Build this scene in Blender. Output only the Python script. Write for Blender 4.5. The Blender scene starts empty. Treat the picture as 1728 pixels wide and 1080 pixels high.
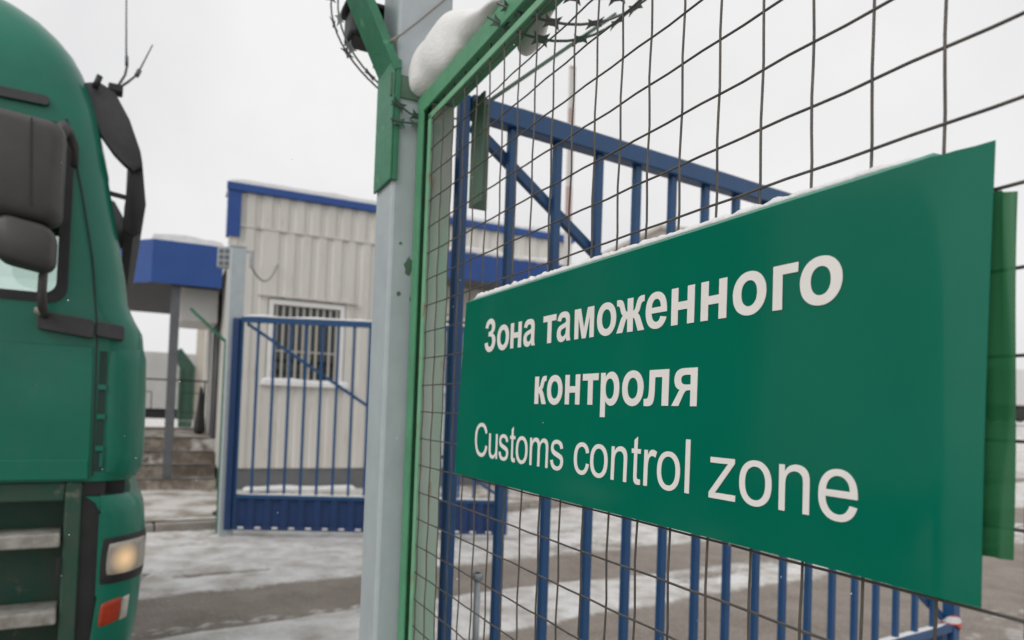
import bpy, bmesh, math, random
from mathutils import Vector, Matrix, noise
random.seed(7)
C = bpy.context.scene.collection
SC = bpy.context.scene
R = math.radians
sin, cos, pi = math.sin, math.cos, math.pi

# ------------------------------------------------------------------ camera
cam = bpy.data.cameras.new('camera')
camo = bpy.data.objects.new('camera', cam); C.objects.link(camo)
PITCH, ROLL = R(1.6), R(2.0)
fw = Vector((0, cos(PITCH), sin(PITCH))); r0 = Vector((1, 0, 0)); u0 = Vector((0, -sin(PITCH), cos(PITCH)))
RX = cos(ROLL) * r0 + sin(ROLL) * u0; UX = -sin(ROLL) * r0 + cos(ROLL) * u0
M = Matrix((RX, UX, -fw)).transposed().to_4x4(); M.translation = (0, 0, 1.5)
camo.matrix_world = M
cam.sensor_width = 36; cam.lens = 24.79; cam.shift_y = 0.0694
cam.clip_start = 0.02; cam.clip_end = 1500
cam.dof.use_dof = True; cam.dof.focus_distance = 0.95; cam.dof.aperture_fstop = 4.8
SC.camera = camo

# ------------------------------------------------------------------ sky and sun (overcast winter day)
SUN_EL, SUN_AZ = R(38), R(-140)            # azimuth from +Y towards +X: behind the camera on the left
w = bpy.data.worlds.new("World"); SC.world = w; w.use_nodes = True
nt = w.node_tree; bg = nt.nodes['Background']
sky = nt.nodes.new('ShaderNodeTexSky'); sky.sky_type = 'NISHITA'; sky.sun_disc = False
sky.sun_elevation = SUN_EL; sky.sun_rotation = SUN_AZ; sky.dust_density = 6; sky.air_density = 2
hs = nt.nodes.new('ShaderNodeHueSaturation'); hs.inputs['Saturation'].default_value = 0.10
mx = nt.nodes.new('ShaderNodeMix'); mx.data_type = 'RGBA'; mx.inputs['Factor'].default_value = 0.86
cn = nt.nodes.new('ShaderNodeTexNoise'); cn.inputs['Scale'].default_value = 2.2; cn.inputs['Detail'].default_value = 5
cm = nt.nodes.new('ShaderNodeMix'); cm.data_type = 'RGBA'; cm.inputs['A'].default_value = (8.5, 8.5, 8.65, 1); cm.inputs['B'].default_value = (10.0, 9.95, 9.95, 1)
ct = nt.nodes.new('ShaderNodeTexCoord'); cr = nt.nodes.new('ShaderNodeMapRange'); cr.inputs[1].default_value = .35; cr.inputs[2].default_value = .65
nt.links.new(ct.outputs['Generated'], cn.inputs['Vector']); nt.links.new(cn.outputs['Fac'], cr.inputs[0]); nt.links.new(cr.outputs[0], cm.inputs['Factor'])
nt.links.new(cm.outputs['Result'], mx.inputs['B'])           # the cloud layer, faintly mottled
nt.links.new(sky.outputs[0], hs.inputs['Color']); nt.links.new(hs.outputs[0], mx.inputs['A'])
nt.links.new(mx.outputs['Result'], bg.inputs['Color']); bg.inputs['Strength'].default_value = 0.10
sl = bpy.data.lights.new('sun', 'SUN'); sl.energy = 1.0; sl.angle = R(30); sl.color = (1, 0.97, 0.93)
so = bpy.data.objects.new('sun', sl); C.objects.link(so)
sd = Vector((sin(SUN_AZ) * cos(SUN_EL), cos(SUN_AZ) * cos(SUN_EL), sin(SUN_EL)))
so.rotation_euler = (-sd).to_track_quat('-Z', 'Y').to_euler(); so.location = (-20, -20, 30)
SC.view_settings.view_transform = 'Standard'; SC.view_settings.look = 'None'
SC.view_settings.exposure = 0.0; SC.view_settings.gamma = 1.0

# ------------------------------------------------------------------ materials
def mat(name, col, col2=None, scale=8.0, rough=0.6, metal=0.0, bump=0.0, bscale=None, lo=0.35, hi=0.7,
        spots=None, spot_scale=30, spot_lo=0.62, spot_hi=0.7, detail=6, stretch=(1, 1, 1), spec=0.5, coat=0.0):
    m = bpy.data.materials.new(name); m.use_nodes = True
    n = m.node_tree; p = n.nodes['Principled BSDF']; L = n.links.new
    p.inputs['Roughness'].default_value = rough; p.inputs['Metallic'].default_value = metal
    p.inputs['Specular IOR Level'].default_value = spec; p.inputs['Coat Weight'].default_value = coat
    p.inputs['Coat Roughness'].default_value = 0.07
    p.inputs['Base Color'].default_value = (*col, 1)
    tc = n.nodes.new('ShaderNodeTexCoord'); mp = n.nodes.new('ShaderNodeMapping'); mp.inputs['Scale'].default_value = stretch
    L(tc.outputs['Object'], mp.inputs['Vector'])
    cur = None
    def nz(sc, det=detail):
        t = n.nodes.new('ShaderNodeTexNoise'); t.inputs['Scale'].default_value = sc; t.inputs['Detail'].default_value = det
        t.inputs['Roughness'].default_value = 0.62; L(mp.outputs[0], t.inputs['Vector']); return t
    def ramp(src, a, b):
        r = n.nodes.new('ShaderNodeMapRange'); r.inputs[1].default_value = a; r.inputs[2].default_value = b
        r.clamp = True; L(src, r.inputs[0]); return r.outputs[0]
    if col2:
        x = n.nodes.new('ShaderNodeMix'); x.data_type = 'RGBA'
        x.inputs['A'].default_value = (*col, 1); x.inputs['B'].default_value = (*col2, 1)
        L(ramp(nz(scale).outputs['Fac'], lo, hi), x.inputs['Factor']); cur = x.outputs['Result']
    if spots:
        x = n.nodes.new('ShaderNodeMix'); x.data_type = 'RGBA'
        if cur: L(cur, x.inputs['A'])
        else: x.inputs['A'].default_value = (*col, 1)
        x.inputs['B'].default_value = (*spots, 1)
        L(ramp(nz(spot_scale).outputs['Fac'], spot_lo, spot_hi), x.inputs['Factor']); cur = x.outputs['Result']
    if cur: L(cur, p.inputs['Base Color'])
    if bump:
        b = n.nodes.new('ShaderNodeBump'); b.inputs['Strength'].default_value = bump; b.inputs['Distance'].default_value = 0.01
        L(nz(bscale or scale).outputs['Fac'], b.inputs['Height']); L(b.outputs[0], p.inputs['Normal'])
    return m

def glass_mat(name, tint, mixf=0.25, rough=0.02):
    m = bpy.data.materials.new(name); m.use_nodes = True; n = m.node_tree
    n.nodes.remove(n.nodes['Principled BSDF']); out = n.nodes['Material Output']
    t = n.nodes.new('ShaderNodeBsdfTransparent'); t.inputs[0].default_value = (*tint, 1)
    g = n.nodes.new('ShaderNodeBsdfGlossy'); g.inputs['Roughness'].default_value = rough
    f = n.nodes.new('ShaderNodeFresnel'); f.inputs[0].default_value = 1.5
    a = n.nodes.new('ShaderNodeMath'); a.operation = 'MULTIPLY_ADD'; a.inputs[1].default_value = 1.0; a.inputs[2].default_value = mixf * 0.2
    n.links.new(f.outputs[0], a.inputs[0])
    x = n.nodes.new('ShaderNodeMixShader'); n.links.new(a.outputs[0], x.inputs[0])
    n.links.new(t.outputs[0], x.inputs[1]); n.links.new(g.outputs[0], x.inputs[2]); n.links.new(x.outputs[0], out.inputs[0])
    return m

GREEN_FR = mat('green_frame_paint', (0.085, 0.30, 0.155), (0.065, 0.24, 0.125), 12, 0.5, bump=0.25, bscale=60,
               spots=(0.16, 0.12, 0.06), spot_scale=26, spot_lo=0.64, spot_hi=0.74)
GREEN_BAR = mat('green_frame_bar_paint', (0.18, 0.42, 0.25), (0.15, 0.36, 0.21), 15, 0.5, spots=(0.25, 0.17, 0.08), spot_scale=18, spot_lo=0.58, spot_hi=0.72)
GREEN_PALE = mat('weathered_green_paint', (0.27, 0.44, 0.33), (0.46, 0.50, 0.45), 7, 0.6, spots=(0.26, 0.16, 0.06),
                 spot_scale=14, spot_lo=0.60, spot_hi=0.70, stretch=(1, 1, 0.25), lo=0.4, hi=0.68)
GREEN_ARM = mat('green_bracket_paint', (0.042, 0.205, 0.115), (0.034, 0.165, 0.09), 14, 0.5, bump=0.25, bscale=40, spots=(0.10, 0.30, 0.17), spot_scale=16)
GREEN_DULL = mat('dull_green_paint', (0.09, 0.16, 0.11), (0.06, 0.11, 0.08), 14, 0.55, spots=(0.12, 0.09, 0.05))
POST = mat('grey_blue_post_paint', (0.44, 0.49, 0.51), (0.385, 0.43, 0.45), 9, 0.45, bump=0.12, bscale=70,
           spots=(0.33, 0.22, 0.10), spot_scale=20, spot_lo=0.70, spot_hi=0.76)
WIRE = mat('dark_mesh_wire', (0.060, 0.060, 0.060), (0.12, 0.10, 0.078), 40, 0.5, metal=0.25)
SIGN = mat('green_sign_face', (0.0004, 0.140, 0.086), (0.0004, 0.126, 0.077), 3, 0.13, bump=0.02, bscale=9, spec=0.30, spots=(0.010, 0.15, 0.10), spot_scale=2.2, spot_lo=.5, spot_hi=.8)
SIGN_EDGE = mat('pale_sign_lip', (0.10, 0.32, 0.24), rough=0.4)
LETTER = mat('off_white_lettering', (0.80, 0.775, 0.745), (0.75, 0.725, 0.69), 30, 0.5)
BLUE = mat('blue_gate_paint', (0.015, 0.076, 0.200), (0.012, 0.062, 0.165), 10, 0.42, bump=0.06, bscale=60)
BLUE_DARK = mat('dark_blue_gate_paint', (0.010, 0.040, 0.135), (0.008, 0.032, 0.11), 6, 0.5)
FASCIA = mat('blue_fascia_sheet', (0.012, 0.068, 0.275), (0.010, 0.056, 0.235), 2, 0.45)
SNOW = mat('clean_snow', (0.80, 0.80, 0.80), (0.70, 0.70, 0.71), 14, 0.8, bump=0.5, bscale=55, lo=0.4, hi=0.75, spec=0.2)
SNOW_CLUMP = mat('packed_snow', (0.83, 0.825, 0.815), (0.74, 0.735, 0.72), 6, 0.85, bump=0.35, bscale=120, lo=0.35, hi=0.75, spec=0.2)
WALL = mat('beige_profiled_sheet', (0.62, 0.605, 0.565), (0.56, 0.54, 0.495), 1.6, 0.55, spots=(0.37, 0.325, 0.255), spot_scale=5,
           spot_lo=0.57, spot_hi=0.80, stretch=(2.5, 2.5, 0.35))
WALL2 = mat('beige_plaster', (0.55, 0.51, 0.44), (0.46, 0.42, 0.36), 1.2, 0.8, bump=0.2, bscale=20)
PLINTH = mat('grey_plinth', (0.15, 0.15, 0.155), (0.12, 0.12, 0.125), 3, 0.8)
PVC = mat('white_pvc', (0.74, 0.73, 0.71), (0.68, 0.67, 0.65), 5, 0.4)
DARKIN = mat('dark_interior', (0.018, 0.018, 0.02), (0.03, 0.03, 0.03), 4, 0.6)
BARS = mat('pale_window_grille', (0.44, 0.42, 0.38), rough=0.5)
STEEL_DK = mat('dark_grey_steel', (0.12, 0.125, 0.135), (0.09, 0.095, 0.10), 8, 0.5)
STEEL = mat('galvanised_steel', (0.36, 0.38, 0.40), (0.28, 0.30, 0.31), 30, 0.45, metal=0.5)
BLACK = mat('black_plastic', (0.012, 0.012, 0.013), (0.022, 0.022, 0.023), 10, 0.5)
CONC = mat('dirty_concrete', (0.17, 0.14, 0.11), (0.36, 0.32, 0.27), 5.5, 0.9, bump=0.9, bscale=14, lo=0.42, hi=0.62,
           spots=(0.66, 0.65, 0.64), spot_scale=3, spot_lo=0.56, spot_hi=0.66)
KERB = mat('kerb_stone', (0.26, 0.23, 0.20), (0.36, 0.33, 0.30), 5, 0.9, bump=0.4, bscale=30)
TRUCK = mat('dusty_green_truck_paint', (0.0008, 0.165, 0.102), (0.002, 0.135, 0.086), 2.5, 0.33, spots=(0.030, 0.155, 0.112),
            spot_scale=4, spot_lo=0.50, spot_hi=0.85, coat=0.22, spec=0.35)
TRUCK_SHADE = mat('recess_shade_green', (0.004, 0.040, 0.026), (0.010, 0.035, 0.026), 9, 0.6)  # truck green darkened: the vent recess's shade is put into the colour
TRUCK_DIRTY = mat('muddy_green_truck_paint', (0.010, 0.075, 0.045), (0.05, 0.075, 0.055), 7, 0.55, spots=(0.20, 0.18, 0.14), spot_scale=9, spot_lo=0.60, spot_hi=0.75)
TRIM = mat('grey_black_plastic_trim', (0.055, 0.054, 0.056), (0.042, 0.041, 0.043), 20, 0.55, bump=0.1, bscale=200)
MIRROR = mat('grey_black_mirror_shell', (0.060, 0.058, 0.056), (0.045, 0.043, 0.042), 9, 0.5, bump=0.08, bscale=200)
TREAD = mat('frosted_step_tread', (0.40, 0.39, 0.36), (0.22, 0.20, 0.17), 14, 0.7, bump=0.5, bscale=60)
RUBBER = mat('tyre_rubber', (0.02, 0.02, 0.02), (0.05, 0.047, 0.043), 8, 0.8)
ORANGE = mat('orange_indicator_lens', (0.42, 0.042, 0.014), (0.34, 0.035, 0.012), 30, 0.25)
LENS = mat('headlight_reflector', (0.72, 0.69, 0.62), (0.50, 0.48, 0.44), 22, 0.22, metal=0.5)
RED = mat('red_paint', (0.50, 0.045, 0.03), (0.42, 0.04, 0.03), 8, 0.5)
WHITE = mat('white_paint', (0.72, 0.71, 0.70), (0.62, 0.61, 0.60), 8, 0.5)
GREYB = mat('grey_beige_cladding', (0.50, 0.47, 0.43), (0.44, 0.42, 0.385), 0.4, 0.8)
CANV = mat('grey_trailer_sheet', (0.50, 0.50, 0.49), (0.40, 0.40, 0.39), 1.0, 0.6)
TEAL = mat('teal_paint', (0.06, 0.20, 0.20), rough=0.5)
CABLE = mat('grey_cable', (0.22, 0.20, 0.18), rough=0.6)
RAZOR = mat('razor_wire_steel', (0.15, 0.17, 0.165), (0.10, 0.115, 0.11), 40, 0.45, metal=0.35)
RAZOR_G = mat('green_smeared_razor_wire', (0.05, 0.13, 0.09), (0.09, 0.115, 0.10), 30, 0.5, metal=0.2)
GLASS = glass_mat('cab_glass', (0.90, 0.965, 0.94))
WGLASS = glass_mat('window_glass', (0.75, 0.80, 0.78), 0.0, 0.03)

def film_mat():
    m = bpy.data.materials.new('translucent_green_film'); m.use_nodes = True; n = m.node_tree
    n.nodes.remove(n.nodes['Principled BSDF']); out = n.nodes['Material Output']
    t = n.nodes.new('ShaderNodeBsdfTransparent'); t.inputs[0].default_value = (0.10, 0.34, 0.16, 1)
    d = n.nodes.new('ShaderNodeBsdfPrincipled'); d.inputs['Base Color'].default_value = (0.020, 0.125, 0.050, 1); d.inputs['Roughness'].default_value = 0.25
    x = n.nodes.new('ShaderNodeMixShader'); x.inputs[0].default_value = 0.92
    n.links.new(t.outputs[0], x.inputs[1]); n.links.new(d.outputs[0], x.inputs[2]); n.links.new(x.outputs[0], out.inputs[0])
    return m
FILM = film_mat()

def glow_lens(c):
    """fluted lamp glass lit from inside by the warm bulb at c (truck coordinates)"""
    m = bpy.data.materials.new('lit_headlamp_glass'); m.use_nodes = True; n = m.node_tree; p = n.nodes['Principled BSDF']; L = n.links.new
    p.inputs['Base Color'].default_value = (0.46, 0.43, 0.37, 1); p.inputs['Roughness'].default_value = 0.18; p.inputs['Metallic'].default_value = 0.35
    tc = n.nodes.new('ShaderNodeTexCoord'); d = n.nodes.new('ShaderNodeVectorMath'); d.operation = 'DISTANCE'; d.inputs[1].default_value = c
    L(tc.outputs['Object'], d.inputs[0]); r = n.nodes.new('ShaderNodeMapRange'); r.inputs[1].default_value = .075; r.inputs[2].default_value = .012
    r.inputs[3].default_value = 0; r.inputs[4].default_value = .62; L(d.outputs['Value'], r.inputs[0])
    p.inputs['Emission Color'].default_value = (1.0, 0.62, 0.27, 1); L(r.outputs[0], p.inputs['Emission Strength'])
    wv = n.nodes.new('ShaderNodeTexWave'); wv.inputs['Scale'].default_value = 28; wv.inputs['Distortion'].default_value = .6; L(tc.outputs['Object'], wv.inputs['Vector'])
    b = n.nodes.new('ShaderNodeBump'); b.inputs['Strength'].default_value = .5; b.inputs['Distance'].default_value = .004; L(wv.outputs['Fac'], b.inputs['Height']); L(b.outputs[0], p.inputs['Normal'])
    return m

def stripes_mat(name, period, a, b):
    m = bpy.data.materials.new(name); m.use_nodes = True; n = m.node_tree; p = n.nodes['Principled BSDF']
    tc = n.nodes.new('ShaderNodeTexCoord'); sp = n.nodes.new('ShaderNodeSeparateXYZ'); n.links.new(tc.outputs['Object'], sp.inputs[0])
    d = n.nodes.new('ShaderNodeMath'); d.operation = 'DIVIDE'; d.inputs[1].default_value = period; n.links.new(sp.outputs['Z'], d.inputs[0])
    f = n.nodes.new('ShaderNodeMath'); f.operation = 'FRACT'; n.links.new(d.outputs[0], f.inputs[0])
    g = n.nodes.new('ShaderNodeMath'); g.operation = 'GREATER_THAN'; g.inputs[1].default_value = 0.5; n.links.new(f.outputs[0], g.inputs[0])
    x = n.nodes.new('ShaderNodeMix'); x.data_type = 'RGBA'; x.inputs['A'].default_value = (*a, 1); x.inputs['B'].default_value = (*b, 1)
    n.links.new(g.outputs[0], x.inputs['Factor']); n.links.new(x.outputs['Result'], p.inputs['Base Color']); p.inputs['Roughness'].default_value = 0.5
    return m
STRIPE = stripes_mat('red_white_bands', 1.3, (0.60, 0.58, 0.56), (0.46, 0.33, 0.30))
TAPE = stripes_mat('red_white_tape', 0.07, (0.72, 0.70, 0.69), (0.60, 0.07, 0.05))

# ------------------------------------------------------------------ mesh helpers
class MB:
    def __init__(s): s.v = []; s.f = []; s.sm = []
    def add(s, vs, fs, smooth=False):
        b = len(s.v); s.v += [tuple(v) for v in vs]
        for f in fs: s.f.append([b + i for i in f]); s.sm.append(smooth)
        return s
    def box(s, x0, x1, y0, y1, z0, z1):
        v = [(x, y, z) for z in (z0, z1) for y in (y0, y1) for x in (x0, x1)]
        return s.add(v, [(0, 2, 3, 1), (4, 5, 7, 6), (0, 1, 5, 4), (2, 6, 7, 3), (0, 4, 6, 2), (1, 3, 7, 5)])
    def bar(s, a, b, wd, dp, up=(0, 0, 1)):
        """rectangular bar from a to b; wd across (perpendicular to up), dp along up"""
        a, b = Vector(a), Vector(b); d = (b - a).normalized(); u = Vector(up)
        if abs(d.dot(u)) > 0.98: u = Vector((0, 1, 0))
        x = d.cross(u).normalized(); y = x.cross(d).normalized()
        v = [p + x * sx * wd / 2 + y * sy * dp / 2 for p in (a, b) for sx, sy in ((-1, -1), (1, -1), (1, 1), (-1, 1))]
        return s.add(v, [(3, 2, 1, 0), (4, 5, 6, 7), (0, 1, 5, 4), (1, 2, 6, 5), (2, 3, 7, 6), (3, 0, 4, 7)])
    def prism(s, poly, f0, f1):
        """poly: list of (a,b); f0,f1: functions (a,b)->xyz for the two ends"""
        n = len(poly); v = [f0(*p) for p in poly] + [f1(*p) for p in poly]
        fs = [list(range(n))[::-1], list(range(n, 2 * n))] + [(i, (i + 1) % n, n + (i + 1) % n, n + i) for i in range(n)]
        return s.add(v, fs)
    def tube(s, pts, r, sides=6, closed=False, smooth=True):
        pts = [Vector(p) for p in pts]; n = len(pts); rings = []; up = None
        for i, p in enumerate(pts):
            a = pts[i - 1] if i else pts[0]; b = pts[i + 1] if i < n - 1 else pts[-1]
            d = (b - a).normalized()
            if up is None:
                up = Vector((0, 0, 1)) if abs(d.z) < 0.9 else Vector((0, 1, 0))
            x = d.cross(up).normalized(); up = x.cross(d).normalized()
            rr = r[i] if isinstance(r, (list, tuple)) else r
            rings.append([p + (x * cos(2 * pi * k / sides) + up * sin(2 * pi * k / sides)) * rr for k in range(sides)])
        v = [q for rg in rings for q in rg]; fs = []
        for i in range(n - 1):
            for k in range(sides):
                fs.append((i * sides + k, i * sides + (k + 1) % sides, (i + 1) * sides + (k + 1) % sides, (i + 1) * sides + k))
        fs += [list(range(sides))[::-1], [(n - 1) * sides + k for k in range(sides)]]
        return s.add(v, fs, smooth)
    def loft(s, rings, cap=True, closed=True, smooth=True, skip=None):
        m = len(rings[0]); v = [q for r in rings for q in r]; fs = []
        for i in range(len(rings) - 1):
            for k in range(m if closed else m - 1):
                if skip and skip(i, k): continue
                fs.append((i * m + k, i * m + (k + 1) % m, (i + 1) * m + (k + 1) % m, (i + 1) * m + k))
        if cap: fs += [list(range(m))[::-1], [(len(rings) - 1) * m + k for k in range(m)]]
        return s.add(v, fs, smooth)
    def build(s, name, m, parent=None, bevel=0, sub=0, sharp=None, fix=True):
        me = bpy.data.meshes.new(name); me.from_pydata(s.v, [], s.f); me.update()
        for p, sm in zip(me.polygons, s.sm): p.use_smooth = sm
        if fix:
            bm = bmesh.new(); bm.from_mesh(me); bmesh.ops.recalc_face_normals(bm, faces=bm.faces); bm.to_mesh(me); bm.free()
        if sharp is not None: me.set_sharp_from_angle(angle=R(sharp))
        me.materials.append(m)
        o = bpy.data.objects.new(name, me); C.objects.link(o)
        if parent: o.parent = parent
        if bevel:
            b = o.modifiers.new('bevel', 'BEVEL'); b.width = bevel; b.segments = 2; b.limit_method = 'ANGLE'
        if sub:
            b = o.modifiers.new('sub', 'SUBSURF'); b.levels = sub; b.render_levels = sub
        return o

def tag(o, label, cat, group=None, kind=None):
    if label: o['label'] = label
    if cat: o['category'] = cat
    if group: o['group'] = group
    if kind: o['kind'] = kind
    return o
def thing(name, label, cat, loc, ang, group=None):
    """Empty at the thing's base; its local x runs along compass angle ang (from +Y to +X), y to the left of that"""
    o = bpy.data.objects.new(name, None); C.objects.link(o); o.empty_display_size = 0.2
    o.location = loc; o.rotation_euler = (0, 0, R(90 - ang)); return tag(o, label, cat, group)
def place(o, loc, ang): o.location = loc; o.rotation_euler = (0, 0, R(90 - ang)); return o
def struct(o): o['kind'] = 'structure'; return o

FENCE_O, FENCE_A = (0.65, 0, 0), -26.4       # local x = along the fence away from the camera, local y = -(depth behind the fence)
FAC_O, FAC_A = (-3.315, 11.38, 0), 64        # gatehouse facade
ROAD_A = 57
def road(u, q): a = R(ROAD_A); return (u * sin(a) - q * cos(a), u * cos(a) + q * sin(a))

# ------------------------------------------------------------------ ground: asphalt with ridges of dirty snow, one height field
def axis(segs):
    out = []
    for a, b, st in segs:
        n = max(1, round((b - a) / st)); out += [a + (b - a) * i / n for i in range(n)]
    return out + [segs[-1][1]]
xs = axis([(-220, -60, 20), (-60, -14, 4), (-14, -6, 0.5), (-6, 5, 0.055), (5, 12, 0.16), (12, 40, 1.5), (40, 240, 20)])
ys = axis([(-60, -4, 6), (-4, 1, 0.6), (1, 3, 0.15), (3, 10, 0.055), (10, 15, 0.14), (15, 40, 1.2), (40, 420, 20)])
def sstep(a, b, x): x = min(1, max(0, (x - a) / (b - a))); return x * x * (3 - 2 * x)
def band(q, a, b, s=0.14): return sstep(a - s, a + s, q) * (1 - sstep(b - s, b + s, q))
sa, ca = sin(R(ROAD_A)), cos(R(ROAD_A))
def ground_h(x, y):
    u = x * sa + y * ca; q = -x * ca + y * sa
    n1 = noise.fractal(Vector((u * 0.35, q * 1.1, 0)), 1.0, 2.0, 4)
    n2 = noise.fractal(Vector((u * 1.6, q * 3.4, 5)), 1.0, 2.0, 4)
    n3 = noise.noise(Vector((x * 9, y * 9, 2)))
    qq = q + 0.10 * n1 + 0.05 * n2
    s = band(qq, 5.85, 8.9) + 1.05 * band(qq, 4.05, 4.86 + .12 * sstep(-.5, 2, u), 0.10) + 0.7 * band(qq, 0.2, 1.9)
    s += 0.9 * sstep(9, 10, qq) + 0.85 * band(qq, 1.2, 2.7, .3) * sstep(4.2, 5.2, u)
    s -= 0.30 * (band(qq, 6.95, 7.15, .06) + band(qq, 7.75, 7.95, .06)) * (0.6 + n2)
    s -= 1.0 * band(qq, 6.25, 6.72, 0.16) * (1 - sstep(0.0, 0.5, u)) * sstep(-0.75, 0.0, n1 + 0.35)
    s += 0.5 * band(q, 8.25, 8.7, .1) * n2 * 2
    s -= 0.75 * band(qq, 6.42, 6.60, 0.05) * sstep(0.75, 1.1, u) * (1 - sstep(1.55, 1.9, u))
    mark = abs((u - 0.62) - 0.3 * (q - 6.4)); s -= 0.9 * (1 - sstep(0.02, 0.06, mark)) * band(q, 5.95, 6.75, 0.05)
    s -= 0.55 * sstep(3.2, 5.0, u) * band(qq, 2, 6.4, 0.5) * sstep(-0.1, 0.35, n1 + 0.25)
    n4 = noise.noise(Vector((x * 19, y * 19, 7)))
    h = 0.045 * (s - 0.42 + 0.30 * n1 + 0.26 * n2 + 0.13 * n3 + 0.10 * n4)
    if h > 0: h += (0.5 + n2) * 0.010 * band(q, 8.25, 8.68, .08) + .003 * n4
    if abs(q - 5.04) < 0.05 and u < 2.2:
        h = 0.010 if sin(u * 2 * pi / 0.15 + abs(q - 5.04) * 40) > 0.1 + n2 else -.003
    if abs(q - 4.80) < 0.045 and u < 2: h -= 0.006 + 0.006 * sin(u * 2 * pi / 0.12)
    far = 1.9 * sstep(26, 46, y) * sstep(8, 24, x)
    return max(-0.004, h) + 0.002 * n3 + far
gm = MB()
NX = len(xs)
vv = [(x, y, ground_h(x, y)) for y in ys for x in xs]
ff = [(j * NX + i, j * NX + i + 1, (j + 1) * NX + i + 1, (j + 1) * NX + i) for j in range(len(ys) - 1) for i in range(NX - 1)]
gm.add(vv, ff, True)
def ground_mat():
    m = bpy.data.materials.new('snowy_asphalt'); m.use_nodes = True; n = m.node_tree; p = n.nodes['Principled BSDF']; L = n.links.new
    g = n.nodes.new('ShaderNodeNewGeometry'); sp = n.nodes.new('ShaderNodeSeparateXYZ'); L(g.outputs['Position'], sp.inputs[0])
    def nz(sc, d=6, vec=None):
        t = n.nodes.new('ShaderNodeTexNoise'); t.inputs['Scale'].default_value = sc; t.inputs['Detail'].default_value = d
        t.inputs['Roughness'].default_value = 0.65; L(vec or g.outputs['Position'], t.inputs['Vector']); return t.outputs['Fac']
    def mr(s, a, b):
        r = n.nodes.new('ShaderNodeMapRange'); r.inputs[1].default_value = a; r.inputs[2].default_value = b; L(s, r.inputs[0]); return r.outputs[0]
    def mixc(f, a, b):
        x = n.nodes.new('ShaderNodeMix'); x.data_type = 'RGBA'; L(f, x.inputs['Factor'])
        for k, c in (('A', a), ('B', b)):
            if isinstance(c, tuple): x.inputs[k].default_value = (*c, 1)
            else: L(c, x.inputs[k])
        return x.outputs['Result']
    asph = mixc(mr(nz(2.2), 0.35, 0.65), (0.205, 0.170, 0.140), (0.300, 0.257, 0.220))
    asph = mixc(mr(nz(90, 2), 0.52, 0.72), asph, (0.42, 0.40, 0.38))
    snow = mixc(mr(nz(3.0), 0.40, 0.68), (0.76, 0.75, 0.74), (0.43, 0.395, 0.355))
    snow = mixc(mr(nz(26, 4), 0.58, 0.74), snow, (0.50, 0.46, 0.42))
    ad = n.nodes.new('ShaderNodeMath'); ad.operation = 'MULTIPLY_ADD'; ad.inputs[1].default_value = 0.026; L(nz(17), ad.inputs[0]); L(sp.outputs['Z'], ad.inputs[2])
    L(mixc(mr(ad.outputs[0], 0.0125, 0.026), asph, snow), p.inputs['Base Color'])
    p.inputs['Roughness'].default_value = 0.75; p.inputs['Specular IOR Level'].default_value = 0.25
    b = n.nodes.new('ShaderNodeBump'); b.inputs['Strength'].default_value = 0.8; b.inputs['Distance'].default_value = 0.025
    L(nz(34), b.inputs['Height']); L(b.outputs[0], p.inputs['Normal'])
    return m
GROUND = ground_mat()
struct(gm.build('ground', GROUND, fix=False))

# raised pavement in front of the gatehouse, with its kerb stones
def pave_mat():
    return mat('trodden_snow_on_pavement', (0.58, 0.56, 0.535), (0.27, 0.235, 0.195), 2.2, 0.85, bump=0.5, bscale=25, lo=0.45, hi=0.62, spec=0.2)
pm = MB(); RU0, RU1 = -16, 26
nu, nq = 210, 36
pv = []
for j in range(nq + 1):
    for i in range(nu + 1):
        u = RU0 + (RU1 - RU0) * i / nu; q = 8.80 + (14.4 - 8.80) * j / nq
        x, y = road(u, q); pv.append((x, y, 0.125 + 0.02 * noise.fractal(Vector((u * 1.5, q * 1.5, 1)), 1, 2, 3)))
pm.add(pv, [(j * (nu + 1) + i, j * (nu + 1) + i + 1, (j + 1) * (nu + 1) + i + 1, (j + 1) * (nu + 1) + i) for j in range(nq) for i in range(nu)], True)
struct(pm.build('pavement', pave_mat(), fix=False))
km = MB()
for i in range(42):
    u = RU0 + i; jx = random.uniform(-.012, .012)
    a0, a1, b1, b0 = road(u + .008, 8.66 + jx), road(u + .992, 8.66 + jx), road(u + .992, 8.81 + jx), road(u + .008, 8.81 + jx)
    zt = 0.12 + random.uniform(-.01, .01)
    km.add([(*p, z) for z in (-.05, zt) for p in (a0, a1, b1, b0)], [(0, 3, 2, 1), (4, 5, 6, 7), (0, 1, 5, 4), (1, 2, 6, 5), (2, 3, 7, 6), (3, 0, 4, 7)])
struct(km.build('kerb', KERB, bevel=0.015))

# ------------------------------------------------------------------ green framed mesh fence panel (local y = -depth)
fp = thing('mesh_fence', 'green framed welded wire mesh fence panel carrying the green customs sign', 'fence', FENCE_O, FENCE_A)
T0, T1, ZT, ZB = -1.0, 2.09, 2.325, 0.12
fr = MB()
def fbox(mb, t0, t1, e0, e1, z0, z1): return mb.box(t0, t1, -e1, -e0, z0, z1)
fbox(fr, T1 - .045, T1, 0, .006, ZB, ZT)                      # front flange, far upright
fbox(fr, T1 - .006, T1 - .001, .006, .098, ZB, ZT - .006)        # its web running back
fbox(fr, T0, T1 - .045, 0, .006, ZT - .046, ZT)               # front flange of the top rail
fbox(fr, T0, T1, .006, .100, ZT - .006, ZT)                  # web of the top rail
fbox(fr, T0, T1 - .045, 0, .006, ZB, ZB + .046); fbox(fr, T0, T1 - .046, .006, .1, ZB, ZB + .006)
fbox(fr, T0, T0 + .045, 0.001, .0055, ZB + .046, ZT - .046)
fr.build('frame', GREEN_FR, fp, bevel=0.0015)
ib = MB()
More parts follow.
